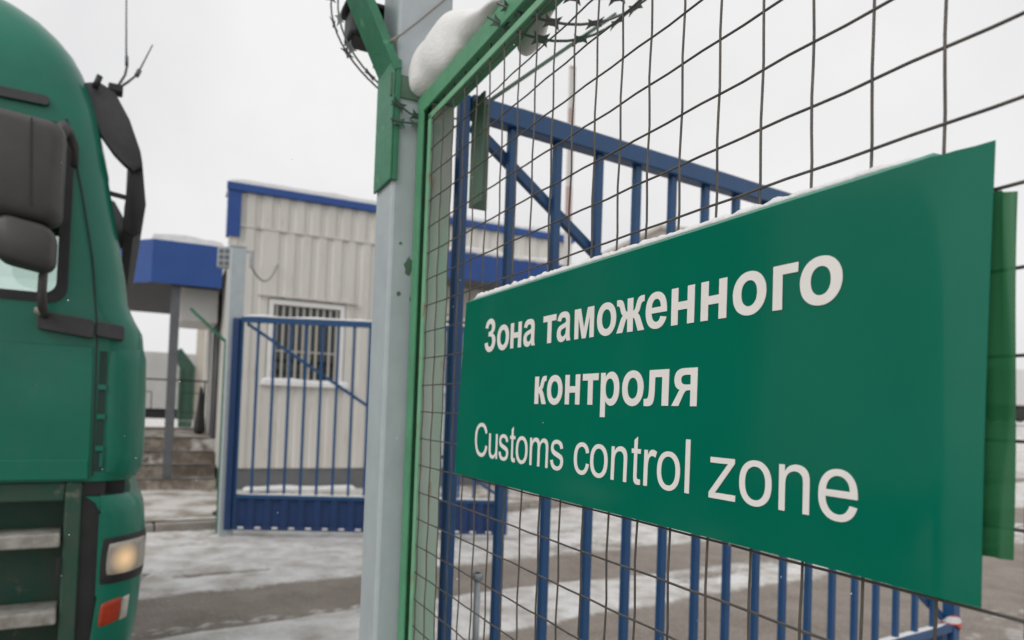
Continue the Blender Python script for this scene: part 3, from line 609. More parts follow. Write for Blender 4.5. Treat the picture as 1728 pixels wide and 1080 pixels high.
# ------------------------------------------------------------------ blue gate leaves
def gate_leaf(label, loc, ang, group):
    g = thing('gate_leaf', label, 'gate', loc, ang, group); Lg = 3.0
    m = MB(); m.box(-.010, .024, -.015, .015, .10, 2.43); m.build('hinge_stile', BLUE, g, bevel=.004)
    m = MB(); m.box(Lg - .06, Lg, -.03, .03, .10, 2.43); m.build('end_stile', BLUE, g, bevel=.004)
    m = MB(); m.box(.025, Lg - .061, -.028, .028, 2.37, 2.43); m.build('top_rail', BLUE, g, bevel=.004)
    m = MB(); m.box(.025, Lg - .061, -.025, .025, .445, .485); m.build('middle_rail', BLUE, g, bevel=.004)
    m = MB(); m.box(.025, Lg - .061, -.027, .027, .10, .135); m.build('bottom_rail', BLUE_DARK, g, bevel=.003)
    for k in range(1, 17):
        m = MB(); x = .008 + .1735 * k; m.box(x - .014, x + .014, -.012, .012, .4855, 2.369); m.build('bar', BLUE, g, bevel=.003)
    m = MB(); m.bar((.05, .026, 2.36), (Lg - .07, .026, .51), .022, .034); m.build('brace', BLUE, g, bevel=.003)
    m = MB(); prof = []; x = .026; per = .18
    while x < Lg - .062:
        for dx, y in ((0, -.014), (.03, .012), (.10, .012), (.13, -.014)):
            if x + dx < Lg - .062: prof.append((x + dx, y))
        x += per
    back = [(a, b + .003) for a, b in reversed(prof)]
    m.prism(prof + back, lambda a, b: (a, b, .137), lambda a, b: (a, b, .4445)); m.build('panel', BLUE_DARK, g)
    x = .026
    while x < Lg - .2: m = MB(); m.box(x + .035, x + .095, -.034, -.0265, .118, .138); m.build('snow_plug', SNOW, g); x += .18
    return g
gl = gate_leaf('open blue barred gate leaf across the driveway in front of the beige gatehouse window', (-2.993, 7.732, 0), 85, 'blue gate leaves')
gr = gate_leaf('open blue barred gate leaf seen close up behind the mesh fence and green sign', (-.178, 2.063, 0), 57, 'blue gate leaves')
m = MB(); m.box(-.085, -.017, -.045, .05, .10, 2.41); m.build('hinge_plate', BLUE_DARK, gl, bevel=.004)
for z in (2.20, .45):
    m = MB(); m.tube([(-.03, .035, z - .05), (-.03, .035, z + .05)], .016, 10); m.box(-.09, -.022, .022, .05, z - .02, z + .02); m.build('hinge', STEEL_DK, gr)
m = MB(); m.tube([(.095, -.03, .62), (.095, -.03, 1.02)], .010, 8); m.tube([(.095, -.03, .80), (.095, -.03, .82)], .019, 8); m.tube([(.095, -.03, 1.0), (.095, -.03, 1.02)], .016, 8)
m.bar((.02, -.02, .66), (.18, -.02, .66), .02, .02); m.build('drop_bolt', STEEL, gr)
def snow_strip(label, loc, ang, x0, x1, z, wd, h, seed, gr_='thin snow on gate rails'):
    m = MB(); rings = []; n_ = int((x1 - x0) / .05)
    for i in range(n_ + 1):
        f = i / n_; x = x0 + (x1 - x0) * f; e_ = min(1, f * 30 + .1, (1 - f) * 30 + .1)
        hh = h * e_ * (.75 + .5 * noise.fractal(Vector((x * 3, seed, 0)), 1, 2, 4))
        rings.append([(x, wd * e_ * cos(a), z + max(0.001, hh * sin(a))) for a in [2 * pi * k / 10 for k in range(10)]])
    m.loft(rings); o = m.build('snow_strip', SNOW); place(o, loc, ang); return tag(o, label, 'snow', gr_)
snow_strip('snow lying along the top rail of the far open blue gate leaf', (-2.993, 7.732, 0), 85, 0, 2.98, 2.432, .028, .03, 1)
snow_strip('snow lying on the ledge above the corrugated panel of the far gate leaf', (-2.993, 7.732, 0), 85, .06, 2.93, .486, .024, .018, 2)
snow_strip('snow lying along the top rail of the near open blue gate leaf', (-.178, 2.063, 0), 57, 0.1, 2.9, 2.432, .022, .012, 3)
snow_strip('snow lying on the ledge above the lower panel of the near gate leaf', (-.178, 2.063, 0), 57, .06, 2.93, .486, .020, .006, 6)
# red and white tape tied round the end of the near leaf
m = MB()
def gpt(x, y, z, ang=57, o=(-.178, 2.063, 0)):
    a = R(ang); return (o[0] + sin(a) * x - cos(a) * y, o[1] + cos(a) * x + sin(a) * y, z)
rib = []
for i in range(13):
    a = 2 * pi * i / 12; rib.append((2.97 + .05 * cos(a), .045 * sin(a), .465 + .02 * sin(2 * a)))
for (x, y, z), (x2, y2, z2) in zip(rib[:-1], rib[1:]):
    m.add([gpt(x, y, z), gpt(x2, y2, z2), gpt(x2, y2, z2 + .05), gpt(x, y, z + .05)], [(0, 1, 2, 3)])
tl = [(3.02, 0, .50), (3.05, .01, .45), (3.04, .03, .37), (3.07, .02, .30), (3.06, .0, .24)]
for a, b in zip(tl[:-1], tl[1:]):
    m.add([gpt(a[0], a[1] - .02, a[2]), gpt(b[0], b[1] - .015, b[2]), gpt(b[0] + .02, b[1] + .02, b[2]), gpt(a[0] + .02, a[1] + .02, a[2])], [(0, 1, 2, 3)])
o = m.build('barrier_tape', TAPE); md = o.modifiers.new('t', 'SOLIDIFY'); md.thickness = .0008
tag(o, 'red and white plastic tape tied round the free end of the near blue gate', 'tape')

# ------------------------------------------------------------------ gatehouse (local x along facade, local y into the building)
gh = thing('gatehouse', 'single storey beige profiled sheet gatehouse with blue fascia and barred window', 'building', FAC_O, FAC_A)
S0, S1, DEP = -1.27, 4.86, 6.5
def rib_prof(x0, x1, per=.25, d=.024, back=.08):
    p = []; x = x0
    while x < x1 - .01:
        for dx, y in ((0, 0), (.12, 0), (.145, d), (.225, d)):
            if x + dx < x1: p.append((x + dx, y))
        x += per
    p.append((x1, 0)); return p + [(x1, back), (x0, back)]
def wall_piece(x0, x1, z0, z1, name='wall', m_=WALL, par=gh):
    m = MB(); m.prism(rib_prof(x0, x1), lambda a, b: (a, b, z0), lambda a, b: (a, b, z1)); return m.build(name, m_, par)
WX0, WX1, WZ0, WZ1 = -.56, .49, 1.88, 3.06
W2 = (2.2, 3.25)
wall_piece(S0, WX0 - .09, .46, 4.22); wall_piece(WX0 - .09, WX1 + .09, .46, WZ0 - .09); wall_piece(WX0 - .09, WX1 + .09, WZ1 + .09, 4.22)
wall_piece(WX1 + .09, W2[0] - .09, .46, 4.22); wall_piece(W2[0] - .09, W2[1] + .09, .46, WZ0 - .09); wall_piece(W2[0] - .09, W2[1] + .09, WZ1 + .09, 4.22); wall_piece(W2[1] + .09, S1, .46, 4.22)
wall_piece(S0, S1, 4.245, 4.76)
m = MB(); m.box(S0 - .005, S1, -.012, .05, 4.221, 4.244); m.build('flashing', WALL, gh)
m = MB(); m.box(S0 + .02, S1 - .02, .03, .10, -.05, .455); m.box(S0 + .02, S0 + .08, .101, DEP, -.05, .455); m.build('plinth', PLINTH, gh)
m = MB(); m.prism(rib_prof(0.09, DEP), lambda a, b: (S0 + b, a, .46), lambda a, b: (S0 + b, a, 3.60)); m.build('side_wall', WALL, gh)
m = MB(); m.prism(rib_prof(0.09, DEP), lambda a, b: (S0 + .02 + b + a * .17, a, 3.605), lambda a, b: (S0 + .02 + b + a * .17, a, 4.76)); m.build('upper_side_wall', WALL, gh)
m = MB(); m.prism(rib_prof(0.09, DEP), lambda a, b: (S1 - b, a, .46), lambda a, b: (S1 - b, a, 4.76)); m.box(S0 + .1, S1 - .1, DEP - .1, DEP, .46, 4.76); m.build('side_wall', WALL, gh)
m = MB(); m.prism([(S0 - .06, -.06), (S1 + .03, -.06), (S1 + .03, DEP + .05), (S0 + 1.05, DEP + .05)], lambda a, b: (a, b, 4.765), lambda a, b: (a, b, 4.88)); m.build('roof_fascia', FASCIA, gh)
m = MB(); m.box(S0 - .035, S0 + .16, -.035, -.002, 4.05, 4.764); m.box(S0 - .035, S0 - .002, -.0015, .16, 4.05, 4.764); m.build('corner_trim', FASCIA, gh)
def window(x0, x1, z0, z1):
    m = MB(); o_ = .075
    for b in ((x0 - o_, x1 + o_, z1, z1 + o_), (x0 - o_, x1 + o_, z0 - o_, z0), (x0 - o_, x0, z0 + .001, z1 - .001), (x1, x1 + o_, z0 + .001, z1 - .001)):
        m.box(b[0], b[1], -.012, .07, b[2], b[3])
    f = m.build('window', PVC, gh)
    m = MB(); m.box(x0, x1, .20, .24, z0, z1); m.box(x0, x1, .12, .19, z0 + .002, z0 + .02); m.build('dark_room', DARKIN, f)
    m = MB(); n_ = 9
    for k in range(n_ + 1):
        x = x0 + .05 + (x1 - x0 - .1) * k / n_; m.box(x - .016, x + .016, .022, .036, z0 + .002, z1 - .002)
    for z in (z0 + (z1 - z0) * .38,): m.box(x0 + .01, x1 - .01, .037, .047, z - .012, z + .012)
    m.build('grille', BARS, f)
    m = MB(); m.box(x0 + .001, x1 - .001, .055, .059, z0 + .001, z1 - .001); m.build('pane', WGLASS, f)
    m = MB(); m.box(x0 - .16, x1 + .19, -.07, .03, z0 - .11, z0 - .08); m.build('sill', PVC, f)
    m = MB(); m.box(x0 - .24, x1 + .26, -.05, .03, z1 + .115, z1 + .14); m.build('hood', WALL, f)
    return f
window(WX0, WX1, WZ0, WZ1); window(W2[0], W2[1], WZ0, WZ1)
def lump_strip(label, name, loc, ang, x0, x1, y0, y1, z, h, seed, grp=None, nx=60, ny=10, par=None):
    m = MB(); vs = []
    for j in range(ny + 1):
        for i in range(nx + 1):
            fx, fy = i / nx, j / ny; x = x0 + (x1 - x0) * fx; y = y0 + (y1 - y0) * fy
            e_ = min(1, .62 + 3 * min(fy, 1 - fy)) * min(1, .5 + 25 * min(fx, 1 - fx))
            hh = h * e_ * (1 + .55 * noise.fractal(Vector((x * 1.3, y * 1.3, seed)), 1, 2, 4))
            vs.append((x, y, z + max(0.002, hh)))
    W_ = nx + 1
    m.add(vs, [(j * W_ + i, j * W_ + i + 1, (j + 1) * W_ + i + 1, (j + 1) * W_ + i) for j in range(ny) for i in range(nx)], True)
    rim = list(range(W_)) + [j * W_ + nx for j in range(1, ny + 1)] + [ny * W_ + i for i in range(nx - 1, -1, -1)] + [j * W_ for j in range(ny - 1, 0, -1)]
    n_ = len(rim); m.add([vs[k] for k in rim] + [(vs[k][0], vs[k][1], z - .004) for k in rim], [(i, n_ + i, n_ + (i + 1) % n_, (i + 1) % n_) for i in range(n_)], True)
    o = m.build(name, SNOW, fix=False); place(o, loc, ang); return tag(o, label, 'snow', grp)
lump_strip('snow cover on the gatehouse roof above the blue fascia', 'roof_snow', FAC_O, FAC_A, S0 - .02, S1, -.05, .9, 4.884, .095, 3)
lump_strip('snow cushion on the sill of the barred gatehouse window', 'sill_snow', FAC_O, FAC_A, WX0 - .15, WX1 + .18, -.068, -.016, WZ0 - .079, .075, 8, nx=30, ny=6)
lump_strip('line of snow lying along the foot of the gatehouse plinth', 'snow_line', FAC_O, FAC_A, -.9, .8, -.28, .02, .135, .045, 31, nx=40, ny=8)
# canopies: right one over the facade, left one over the entrance porch
m = MB(); CO = -1.0
m.box(2.0, 6.2, CO, CO + .04, 3.62, 4.08); m.box(2.0, 2.04, CO + .041, -.005, 3.62, 4.08); m.box(6.16, 6.2, CO + .041, -.005, 3.62, 4.08)
rc = m.build('canopy', FASCIA, gh)
m = MB(); m.box(2.05, 6.15, CO + .05, -.01, 3.66, 3.72); m.build('soffit', STEEL_DK, rc)
lump_strip('snow on the right hand canopy along the gatehouse front', 'canopy_snow', FAC_O, FAC_A, 2.0, 6.2, CO + .0, -.01, 4.06, .12, 13)
pc = thing('entrance_canopy', 'blue fascia canopy on a dark column over the gatehouse entrance steps', 'canopy', FAC_O, FAC_A)
X0 = -2.30
ch = Vector((-.66, .75, 0)).normalized() * 1.5        # left end is angled back
m = MB(); m.box(X0, S0 - .065, 0.0, .05, 3.22, 3.86)
m.add([(X0 - .001, .0, z) for z in (3.22, 3.86)] + [(X0 + ch.x, ch.y, z) for z in (3.22, 3.86)] + [(X0 + ch.x + .03, ch.y + .03, z) for z in (3.22, 3.86)] + [(X0 - .001, .049, z) for z in (3.22, 3.86)],
      [(0, 1, 3, 2), (2, 3, 5, 4), (4, 5, 7, 6), (6, 7, 1, 0), (1, 7, 5, 3), (0, 2, 4, 6)]); m.build('fascia', FASCIA, pc)
m = MB(); poly = [(X0 + .0, .06), (S0 - .07, .06), (S0 - .07, 5.2), (X0 + ch.x + .04, 5.2), (X0 + ch.x + .04, ch.y + .06)]
m.prism(poly, lambda a, b: (a, b, 3.34), lambda a, b: (a, b, 3.44))
for k in range(26):
    y = .14 + .19 * k; xa = X0 + .02 if y > ch.y + .1 else X0 + .10
    m.box(max(xa, X0 + .02) - (1.0 if y > ch.y + .2 else max(0, (y - .1)) * .85), S0 - .08, y, y + .09, 3.30, 3.339)
m.build('ceiling', STEEL_DK, pc)
m = MB(); m.prism(poly, lambda a, b: (a, b, 3.70), lambda a, b: (a, b, 3.76)); m.build('roof_sheet', STEEL_DK, pc)
m = MB(); m.box(-2.03, -1.90, .14, .27, .31, 3.299); m.build('column', STEEL_DK, pc, bevel=.006)
m = MB(); m.box(S0 - .62, S0 - .07, .6, 1.9, 2.74, 3.28); m.build('duct_box', PVC, pc, bevel=.02)
lump_strip('snow on the flat entrance canopy left of the gatehouse', 'canopy_snow', FAC_O, FAC_A, X0 - .02, S0 - .07, .01, 4.0, 3.862, .13, 23, nx=40, ny=20)
# porch steps
st = thing('entrance_steps', 'dirty concrete entrance steps and landing under the blue canopy', 'steps', FAC_O, FAC_A)
for i, (y, z) in enumerate(((.02, .30), (.42, .48), (.82, .66), (1.22, .86))):
    m = MB(); m.box(-4.6 - .01 * i, S0 - .012 + .003 * i, y, (y + .398) if i < 3 else 6.2, .05, z); m.build('step' if i < 3 else 'landing', CONC, st, bevel=.012)
m = MB()
for (y, z) in ((.02, .30), (.42, .48), (.82, .66), (1.22, .86)): m.box(-4.59, S0 - .03, y - .012, y + .05, z + .001, z + .012)
m.build('nosing', STEEL_DK, st)
rl = thing('metal_railing', 'thin black metal railing along the back of the entrance landing', 'railing', (FAC_O[0], FAC_O[1], 0), FAC_A)
Y = 3.2
for z in (1.86, .93): m = MB(); m.bar((-4.4, Y, z), (S0 - .05, Y, z), .03, .03); m.build('rail', BLACK, rl)
for x in (-4.3, -3.7, -3.1, -2.5, -1.9, S0 - .10):
    m = MB(); m.box(x - .015, x + .015, Y - .014, Y + .014, .862, 1.844); m.build('baluster', BLACK, rl)
for x in (-3.2, -2.7, -1.78):
    m = MB()
    for z in (1.25, 1.62): m.bar((x, Y - .03, z), (x + .42, Y - .03, z), .016, .016)
    for dx in (0, .42): m.bar((x + dx, Y - .03, 1.25), (x + dx, Y - .03, 1.62), .016, .016)
    m.build('ornament', BLACK, rl)
bg_ = MB(); bg_.loft([[(r * cos(a) + .02 * sin(2 * a), r * sin(a), z) for a in [2 * pi * k / 10 for k in range(10)]] for r, z in ((.13, 0), (.16, .08), (.15, .25), (.10, .5), (.05, .95), (.03, 1.05))])
o = bg_.build('refuse_sack', BLACK, sub=1); o.scale = (.7, .7, .85); a = R(FAC_A); o.location = (FAC_O[0] + sin(a) * -1.45 - cos(a) * 2.6, FAC_O[1] + cos(a) * -1.5 + sin(a) * 2.6, .86)
tag(o, 'slim black bundle leaning by the wall at the end of the railing', 'bundle')
# service pipe and door frame on the side wall
m = MB(); m.tube([(S0 - .04, .9, .87), (S0 - .04, .9, 3.25)], .035, 8); m.box(S0 - .05, S0 - .004, 2.0, 2.10, .87, 3.0); m.box(S0 - .05, S0 - .004, 3.0, 3.1, .87, 3.0); m.box(S0 - .05, S0 - .004, 2.101, 2.999, 2.9, 3.0)
m.build('door_frame', PLINTH, gh)
m = MB(); m.box(S0 - .03, S0 - .004, 2.105, 2.995, .88, 2.895); m.build('door', PVC, gh)

# lamp box on the far gate post, with the cable drooping to the facade
lb = thing('lamp_box', 'pale box lamp fixed to the top of the far grey gate post', 'lamp', (-3.47, 8.14, 3.04), FAC_A + 20)
m = MB(); m.box(0, .16, -.02, .05, 0, .25); m.build('housing', STEEL, lb, bevel=.01)
for i in range(2):
    for j in range(3): m = MB(); m.box(.025 + .065 * i, .07 + .065 * i, -.026, -.0205, .03 + .07 * j, .075 + .07 * j); m.build('lens', STEEL_DK, lb)
m = MB(); m.box(.165, .40, .02, .05, .20, .225); m.box(.36, .40, -.01, .019, .02, .225); m.build('bracket', STEEL, lb, bevel=.004)
m = MB(); a = R(FAC_A)
def fac(x, y, z): return Vector((FAC_O[0] + sin(a) * x - cos(a) * y, FAC_O[1] + cos(a) * x + sin(a) * y, z))
pA = Vector((-3.09, 8.22, 3.06)); pB = fac(-.53, -.01, 3.68)
cp = [pA.lerp(pB, i / 20) + Vector((0, 0, -.20 * sin(pi * i / 20) ** .9)) for i in range(21)]
m.tube(cp, .012, 6); tag(m.build('cable', CABLE), 'grey cable drooping from the far gate post to the gatehouse wall', 'cable')

# raised boom barrier in front of the gatehouse's right end
bb = thing('boom_barrier', 'raised red and white barrier boom on a red cabinet beyond the gate', 'barrier', (.70, 11.62, 0), FAC_A)
m = MB(); m.box(-.14, .14, -.14, .14, .10, .95); m.build('cabinet', RED, bb, bevel=.02)
m = MB(); m.box(-.17, .17, -.17, .17, .02, .098); m.build('plinth', CONC, bb)
m = MB(); m.bar((.06, -.19, .8), (.03, -.19, 7.2), .05, .11, up=(1, 0, 0)); m.build('boom', STRIPE, bb, bevel=.01)
m = MB(); m.box(-.02, .13, -.235, -.141, .72, .92); m.build('pivot', STEEL_DK, bb, bevel=.01)

# ------------------------------------------------------------------ far background
fb_ = thing('warehouse', 'long grey beige warehouse with a low gable beyond the gatehouse', 'building', (3.6, 42, 0), 90)
m = MB(); prof = [(0, 0), (0, 10.1), (4.9, 12.7), (12.4, 12.15), (24, 11.6), (24, 0)]
m.prism(prof, lambda a, b: (a, 0, b), lambda a, b: (a, 20, b)); m.build('wall', GREYB, fb_)
m = MB()
for (x0, z0), (x1, z1) in zip(prof[1:4], prof[2:5]): m.bar((x0, -.15, z0 + .1), (x1, -.15, z1 + .1), .3, .2)
m.build('roof_edge', GREYB, fb_)
for k in range(5): m = MB(); m.box(3 + 4.3 * k, 5 + 4.3 * k, -.06, -.002, 3.2, 5.0); m.build('window', DARKIN, fb_)
def lorry(label, loc, ang, body, cabm, L_=8.0, H_=3.6):
    t = thing('parked_lorry', label, 'lorry', loc, ang, 'lorries parked in the yard')
    m = MB(); m.box(0, L_, 0, 2.4, 1.15, H_); m.build('cargo_box', body, t, bevel=.04)
    m = MB(); m.box(-.05, L_ + 1.9, .3, 2.1, .72, 1.1); m.build('chassis', BLACK, t)
    rings = [[(L_ + .12, y0, z) if False else p for p in ((L_ + .12, .05, z), (L_ + x, .05, z), (L_ + x + .1, .4, z), (L_ + x + .1, 2.0, z), (L_ + x, 2.35, z), (L_ + .12, 2.35, z))] for z, x in ((.55, 1.95), (1.5, 2.0), (1.9, 1.95), (2.7, 1.72), (2.85, 1.5))]
    m = MB(); m.loft(rings, smooth=False); cb = m.build('cab', cabm, t, bevel=.03)
    for y in (-.01, 2.355): m = MB(); m.box(L_ + .7, L_ + 1.6, y, y + .05, 1.75, 2.5); m.build('side_window', DARKIN, cb)
    for x in (1.0, 2.2, L_ + .9):
        for y in (.02, 2.1):
            m = MB(); m.loft([[(x + r * cos(k * pi / 10), y + dy, .5 + r * sin(k * pi / 10)) for k in range(20)] for r, dy in ((.3, 0), (.48, .02), (.5, .14), (.48, .27), (.3, .29))]); m.build('wheel', RUBBER, t)
    return t
lorry('distant lorry with a pale box body, at the right edge of the photo', (32.2, 47, 1.9), 78, WHITE, TEAL)
lt = lorry('pale grey box lorry far behind the entrance railing', (-17.0, 25.5, 0), 62, CANV, GREYB, 9.0, 3.3)
sk = thing('green_skip', 'green metal container far behind the entrance railing', 'container', (-11.25, 23.15, 0.1), 64)
m = MB(); m.prism([(.28, .7), (.28, 2.5), (.05, 2.9), (.30, 3.1), (.75, 2.5), (.75, .7)], lambda a, b: (a, 0, b), lambda a, b: (a, 1.4, b)); m.build('hull', TRUCK_DIRTY, sk, bevel=.03)
m = MB(); m.box(.30, .36, -.06, -.002, .75, 2.4); m.box(.67, .73, -.06, -.002, .75, 2.4); m.box(.30, .73, -.05, .1, .0, .69); m.build('rib', TRUCK_DIRTY, sk)
an = thing('annex_wall', 'plain beige annex wall seen past the end of the porch', 'wall', (-10.62, 23.6, 0), 64)
m = MB(); m.box(.0, 3.2, 0, .2, 0, 4.6); m.build('wall', WALL2, an)
m = MB(); m.box(-.05, 3.25, -.05, .25, 4.602, 4.72); m.build('coping', PVC, an)

# ------------------------------------------------------------------ the green truck (local x forward, y away from the camera side)
TK_O, TK_A, TW = (-1.68, 3.2, 0), 60, 2.42
tk = thing('green_truck', 'dusty green cab-over truck with dark mirrors and a lit headlight, entering the gate', 'truck', TK_O, TK_A)
tk.scale = (.943, 1, 1)
ROWS = [(1.125, -.017), (1.14, .005), (1.25, .019), (1.50, .016), (1.70, .008), (1.80, -.004), (1.86, -.040), (1.93, -.073), (2.05, -.090), (2.21, -.123), (2.40, -.163), (2.56, -.195),
        (2.64, -.211), (2.76, -.240), (2.87, -.272), (2.96, -.308), (3.04, -.352), (3.12, -.415), (3.19, -.485), (3.25, -.57), (3.31, -.68), (3.37, -.85), (3.41, -1.1), (3.43, -1.4)]
def inset(z): return 0 if z < 2.75 else .42 * ((z - 2.75) / .68) ** 2.2
RC = .16
def ring(z, uf, rc=RC, rear=-2.3, wf=-.362):
    iv = inset(z); near = [(rear, 0), (-1.35, 0), (min(wf, uf - rc - .02), 0)]
    for k in range(7):
        t = pi / 2 * k / 6; near.append((uf - rc + rc * sin(t), rc - rc * cos(t)))
    near.append((uf + .012, .34))
    full = near + [(u, TW - v) for u, v in reversed(near)]
    return [(u, iv + v * (TW - 2 * iv) / TW, z) for u, v in full]
rings = [ring(z, u) for z, u in ROWS]
zi = [z for z, _ in ROWS]; M_ = len(rings[0])
def skip(i, k):
    side = (k == 1) or (k == M_ - 3)
    if side and 1.93 <= zi[i] < 2.64: return True
    if k in (9, 10, 11, 12, 13, 14) and 1.86 <= zi[i] < 2.56: return True
    return False
m = MB(); m.loft(rings, skip=skip); cab = m.build('cab_shell', TRUCK, tk, sharp=40)
# glass
m = MB(); wl = -.366
m.box(-1.34, wl, .006, .012, 1.94, 2.635); m.build('side_glass', GLASS, tk)
m = MB(); m.box(-1.34, wl, TW - .012, TW - .006, 1.94, 2.635); m.build('side_glass', GLASS, tk)
m = MB(); m.add([(-.063, .20, 1.865), (-.063, TW - .20, 1.865), (-.197, TW - .20, 2.555), (-.197, .20, 2.555), (-.067, .20, 1.865), (-.067, TW - .20, 1.865), (-.201, TW - .20, 2.555), (-.201, .20, 2.555)],
      [(0, 1, 2, 3), (7, 6, 5, 4), (0, 4, 5, 1), (1, 5, 6, 2), (2, 6, 7, 3), (3, 7, 4, 0)]); m.build('windscreen', GLASS, tk)
# window gasket: rounded black frame standing a little proud of the door
def rrect(x0, x1, z0, z1, r, n_=6):
    p = []
    for cx, cz, a0 in ((x1 - r, z1 - r, 0), (x0 + r, z1 - r, 90), (x0 + r, z0 + r, 180), (x1 - r, z0 + r, 270)):
        for k in range(n_ + 1): a = R(a0 + 90 * k / n_); p.append((cx + r * cos(a), cz + r * sin(a)))
    return p
def frame_ring(name, outer, inner, y0, y1, m_, par):
    m = MB(); n_ = len(outer)
    v = [(x, y0, z) for x, z in outer] + [(x, y0, z) for x, z in inner] + [(x, y1, z) for x, z in outer] + [(x, y1, z) for x, z in inner]; fs = []
    for i in range(n_):
        j = (i + 1) % n_; fs += [(i, j, n_ + j, n_ + i), (2 * n_ + i, 3 * n_ + i, 3 * n_ + j, 2 * n_ + j), (i, 2 * n_ + i, 2 * n_ + j, j), (n_ + i, n_ + j, 3 * n_ + j, 3 * n_ + i)]
    m.add(v, fs); return m.build(name, m_, par)
frame_ring('window_gasket', rrect(-1.40, -.322, 1.895, 2.675, .07), rrect(-1.33, -.366, 1.935, 2.632, .05), -.006, .02, BLACK, tk)
m = MB(); m.box(-1.30, -.24, .10, TW - .1, 1.70, 1.945); m.build('dashboard', BLACK, tk, bevel=.03)
m = MB(); m.box(-2.28, -2.2, .05, TW - .05, 1.2, 3.0); m.box(-2.2, -.3, .03, TW - .03, 1.3, 1.34); m.build('cab_lining', DARKIN, tk)
# shut lines
m = MB(); pts = [(-.186, 1.15), (-.190, 1.50), (-.197, 1.80), (-.230, 2.11), (-.283, 2.38), (-.330, 2.58), (-.36, 2.70)]
for (a_, b_), (c_, d_) in zip(pts[:-1], pts[1:]): m.bar((a_, -.0005, b_), (c_, -.0005, d_), .007, .004, up=(0, 1, 0))
m.build('door_seam', BLACK, tk)
# door skin with swage lines
m = MB(); dp = [(-2.2, 1.135), (-.200, 1.135), (-.203, 1.50), (-.208, 1.715), (-2.2, 1.715)]
m.prism(dp, lambda u, z: (u, -.011, z), lambda u, z: (u, .004, z)); dr = m.build('door_skin', TRUCK, tk, bevel=.004)
m = MB(); m.prism([(-2.2, 1.135), (-.203, 1.135), (-.206, 1.222), (-2.2, 1.222)], lambda u, z: (u, -.019, z), lambda u, z: (u, -.0112, z)); m.build('door_foot', TRUCK, dr, bevel=.004)
# corner wind deflector with a slotted recess
def fr_pt(z, s, off=0, rows=ROWS, rc=RC):
    uf = None
    for (za, ua), (zb, ub) in zip(rows[:-1], rows[1:]):
        if za <= z <= zb: uf = ua + (ub - ua) * (z - za) / (zb - za)
    if uf is None: uf = rows[0][1] if z < rows[0][0] else rows[-1][1]
    if s < 0: return (uf - rc + s, -off, z)
    t = s / rc
    if t < pi / 2: return (uf - rc + (rc + off) * sin(t), rc - (rc + off) * cos(t), z)
    return (uf + off, rc + s - rc * pi / 2, z)
def patch(name, z0, z1, s0, s1, off, m_, par, th=.008, rows=ROWS, rc=RC, ns=14, nz_=8, rnd=0, smooth=True, shear=0):
    m = MB(); fr_, bk_ = [], []
    for j in range(nz_ + 1):
        for i in range(ns + 1):
            fs_, fz_ = i / ns, j / nz_
            s_ = s0 + (s1 - s0) * fs_; z = z0 + (z1 - z0) * fz_ + shear * (fs_ - .5)
            if rnd:                                         # soften the patch's corners
                cx, cz = abs(fs_ - .5) * 2, abs(fz_ - .5) * 2; k = rnd * (cx * cz) ** 3
                s_ += (s0 + s1) / 2 * k - s_ * k; z += ((z0 + z1) / 2 - z) * k
            edge = .35 if (i in (0, ns) or j in (0, nz_)) else 1
            fr_.append(fr_pt(z, s_, off + th * edge, rows, rc)); bk_.append(fr_pt(z, s_, off - .004, rows, rc))
    W_ = ns + 1; n_ = W_ * (nz_ + 1); fs = []
    for j in range(nz_):
        for i in range(ns):
            a_ = j * W_ + i; fs += [(a_, a_ + 1, a_ + W_ + 1, a_ + W_), (n_ + a_ + W_, n_ + a_ + W_ + 1, n_ + a_ + 1, n_ + a_)]
    for i in range(ns): fs += [(i, n_ + i, n_ + i + 1, i + 1), (nz_ * W_ + i + 1, n_ + nz_ * W_ + i + 1, n_ + nz_ * W_ + i, nz_ * W_ + i)]
    for j in range(nz_): fs += [(j * W_, (j + 1) * W_, n_ + (j + 1) * W_, n_ + j * W_), ((j + 1) * W_ + ns, j * W_ + ns, n_ + j * W_ + ns, n_ + (j + 1) * W_ + ns)]
    m.add(fr_ + bk_, fs, smooth); return m.build(name, m_, par, sharp=50)
patch('corner_deflector', 1.150, 1.720, .004, .42, .0, TRUCK, tk, th=.012, rnd=.06, nz_=14)
m = MB(); m.box(-.180, -.150, -.004, .002, 1.17, 1.70); sl_ = m.build('vent_recess_shade', TRUCK_SHADE, tk)  # thin slab on the surface, coloured as the shade inside the vent slots
m = MB()
for z in (1.26, 1.40, 1.53): m.box(-.180, -.147, -.012, -.0045, z, z + .022)
m.box(-.160, -.150, -.012, -.0045, 1.19, 1.25)
m.build('vent_vane', TRUCK, tk)
# trim bar that carries the mirror arm
m = MB(); m.prism(rrect(-.43, -.208, 1.762, 1.842, .012), lambda u, z: (u, -.045, z - (u + .3) * .12), lambda u, z: (u, -.002, z - (u + .3) * .12)); mt = m.build('mirror_base', TRIM, tk, bevel=.005)
m = MB(); m.prism(rrect(-.199, -.085, 1.757, 1.823, .012), lambda u, z: (u, -.040, z - (u + .14) * .12), lambda u, z: (u, .03, z - (u + .14) * .12)); m.build('corner_trim', TRIM, tk, bevel=.005)
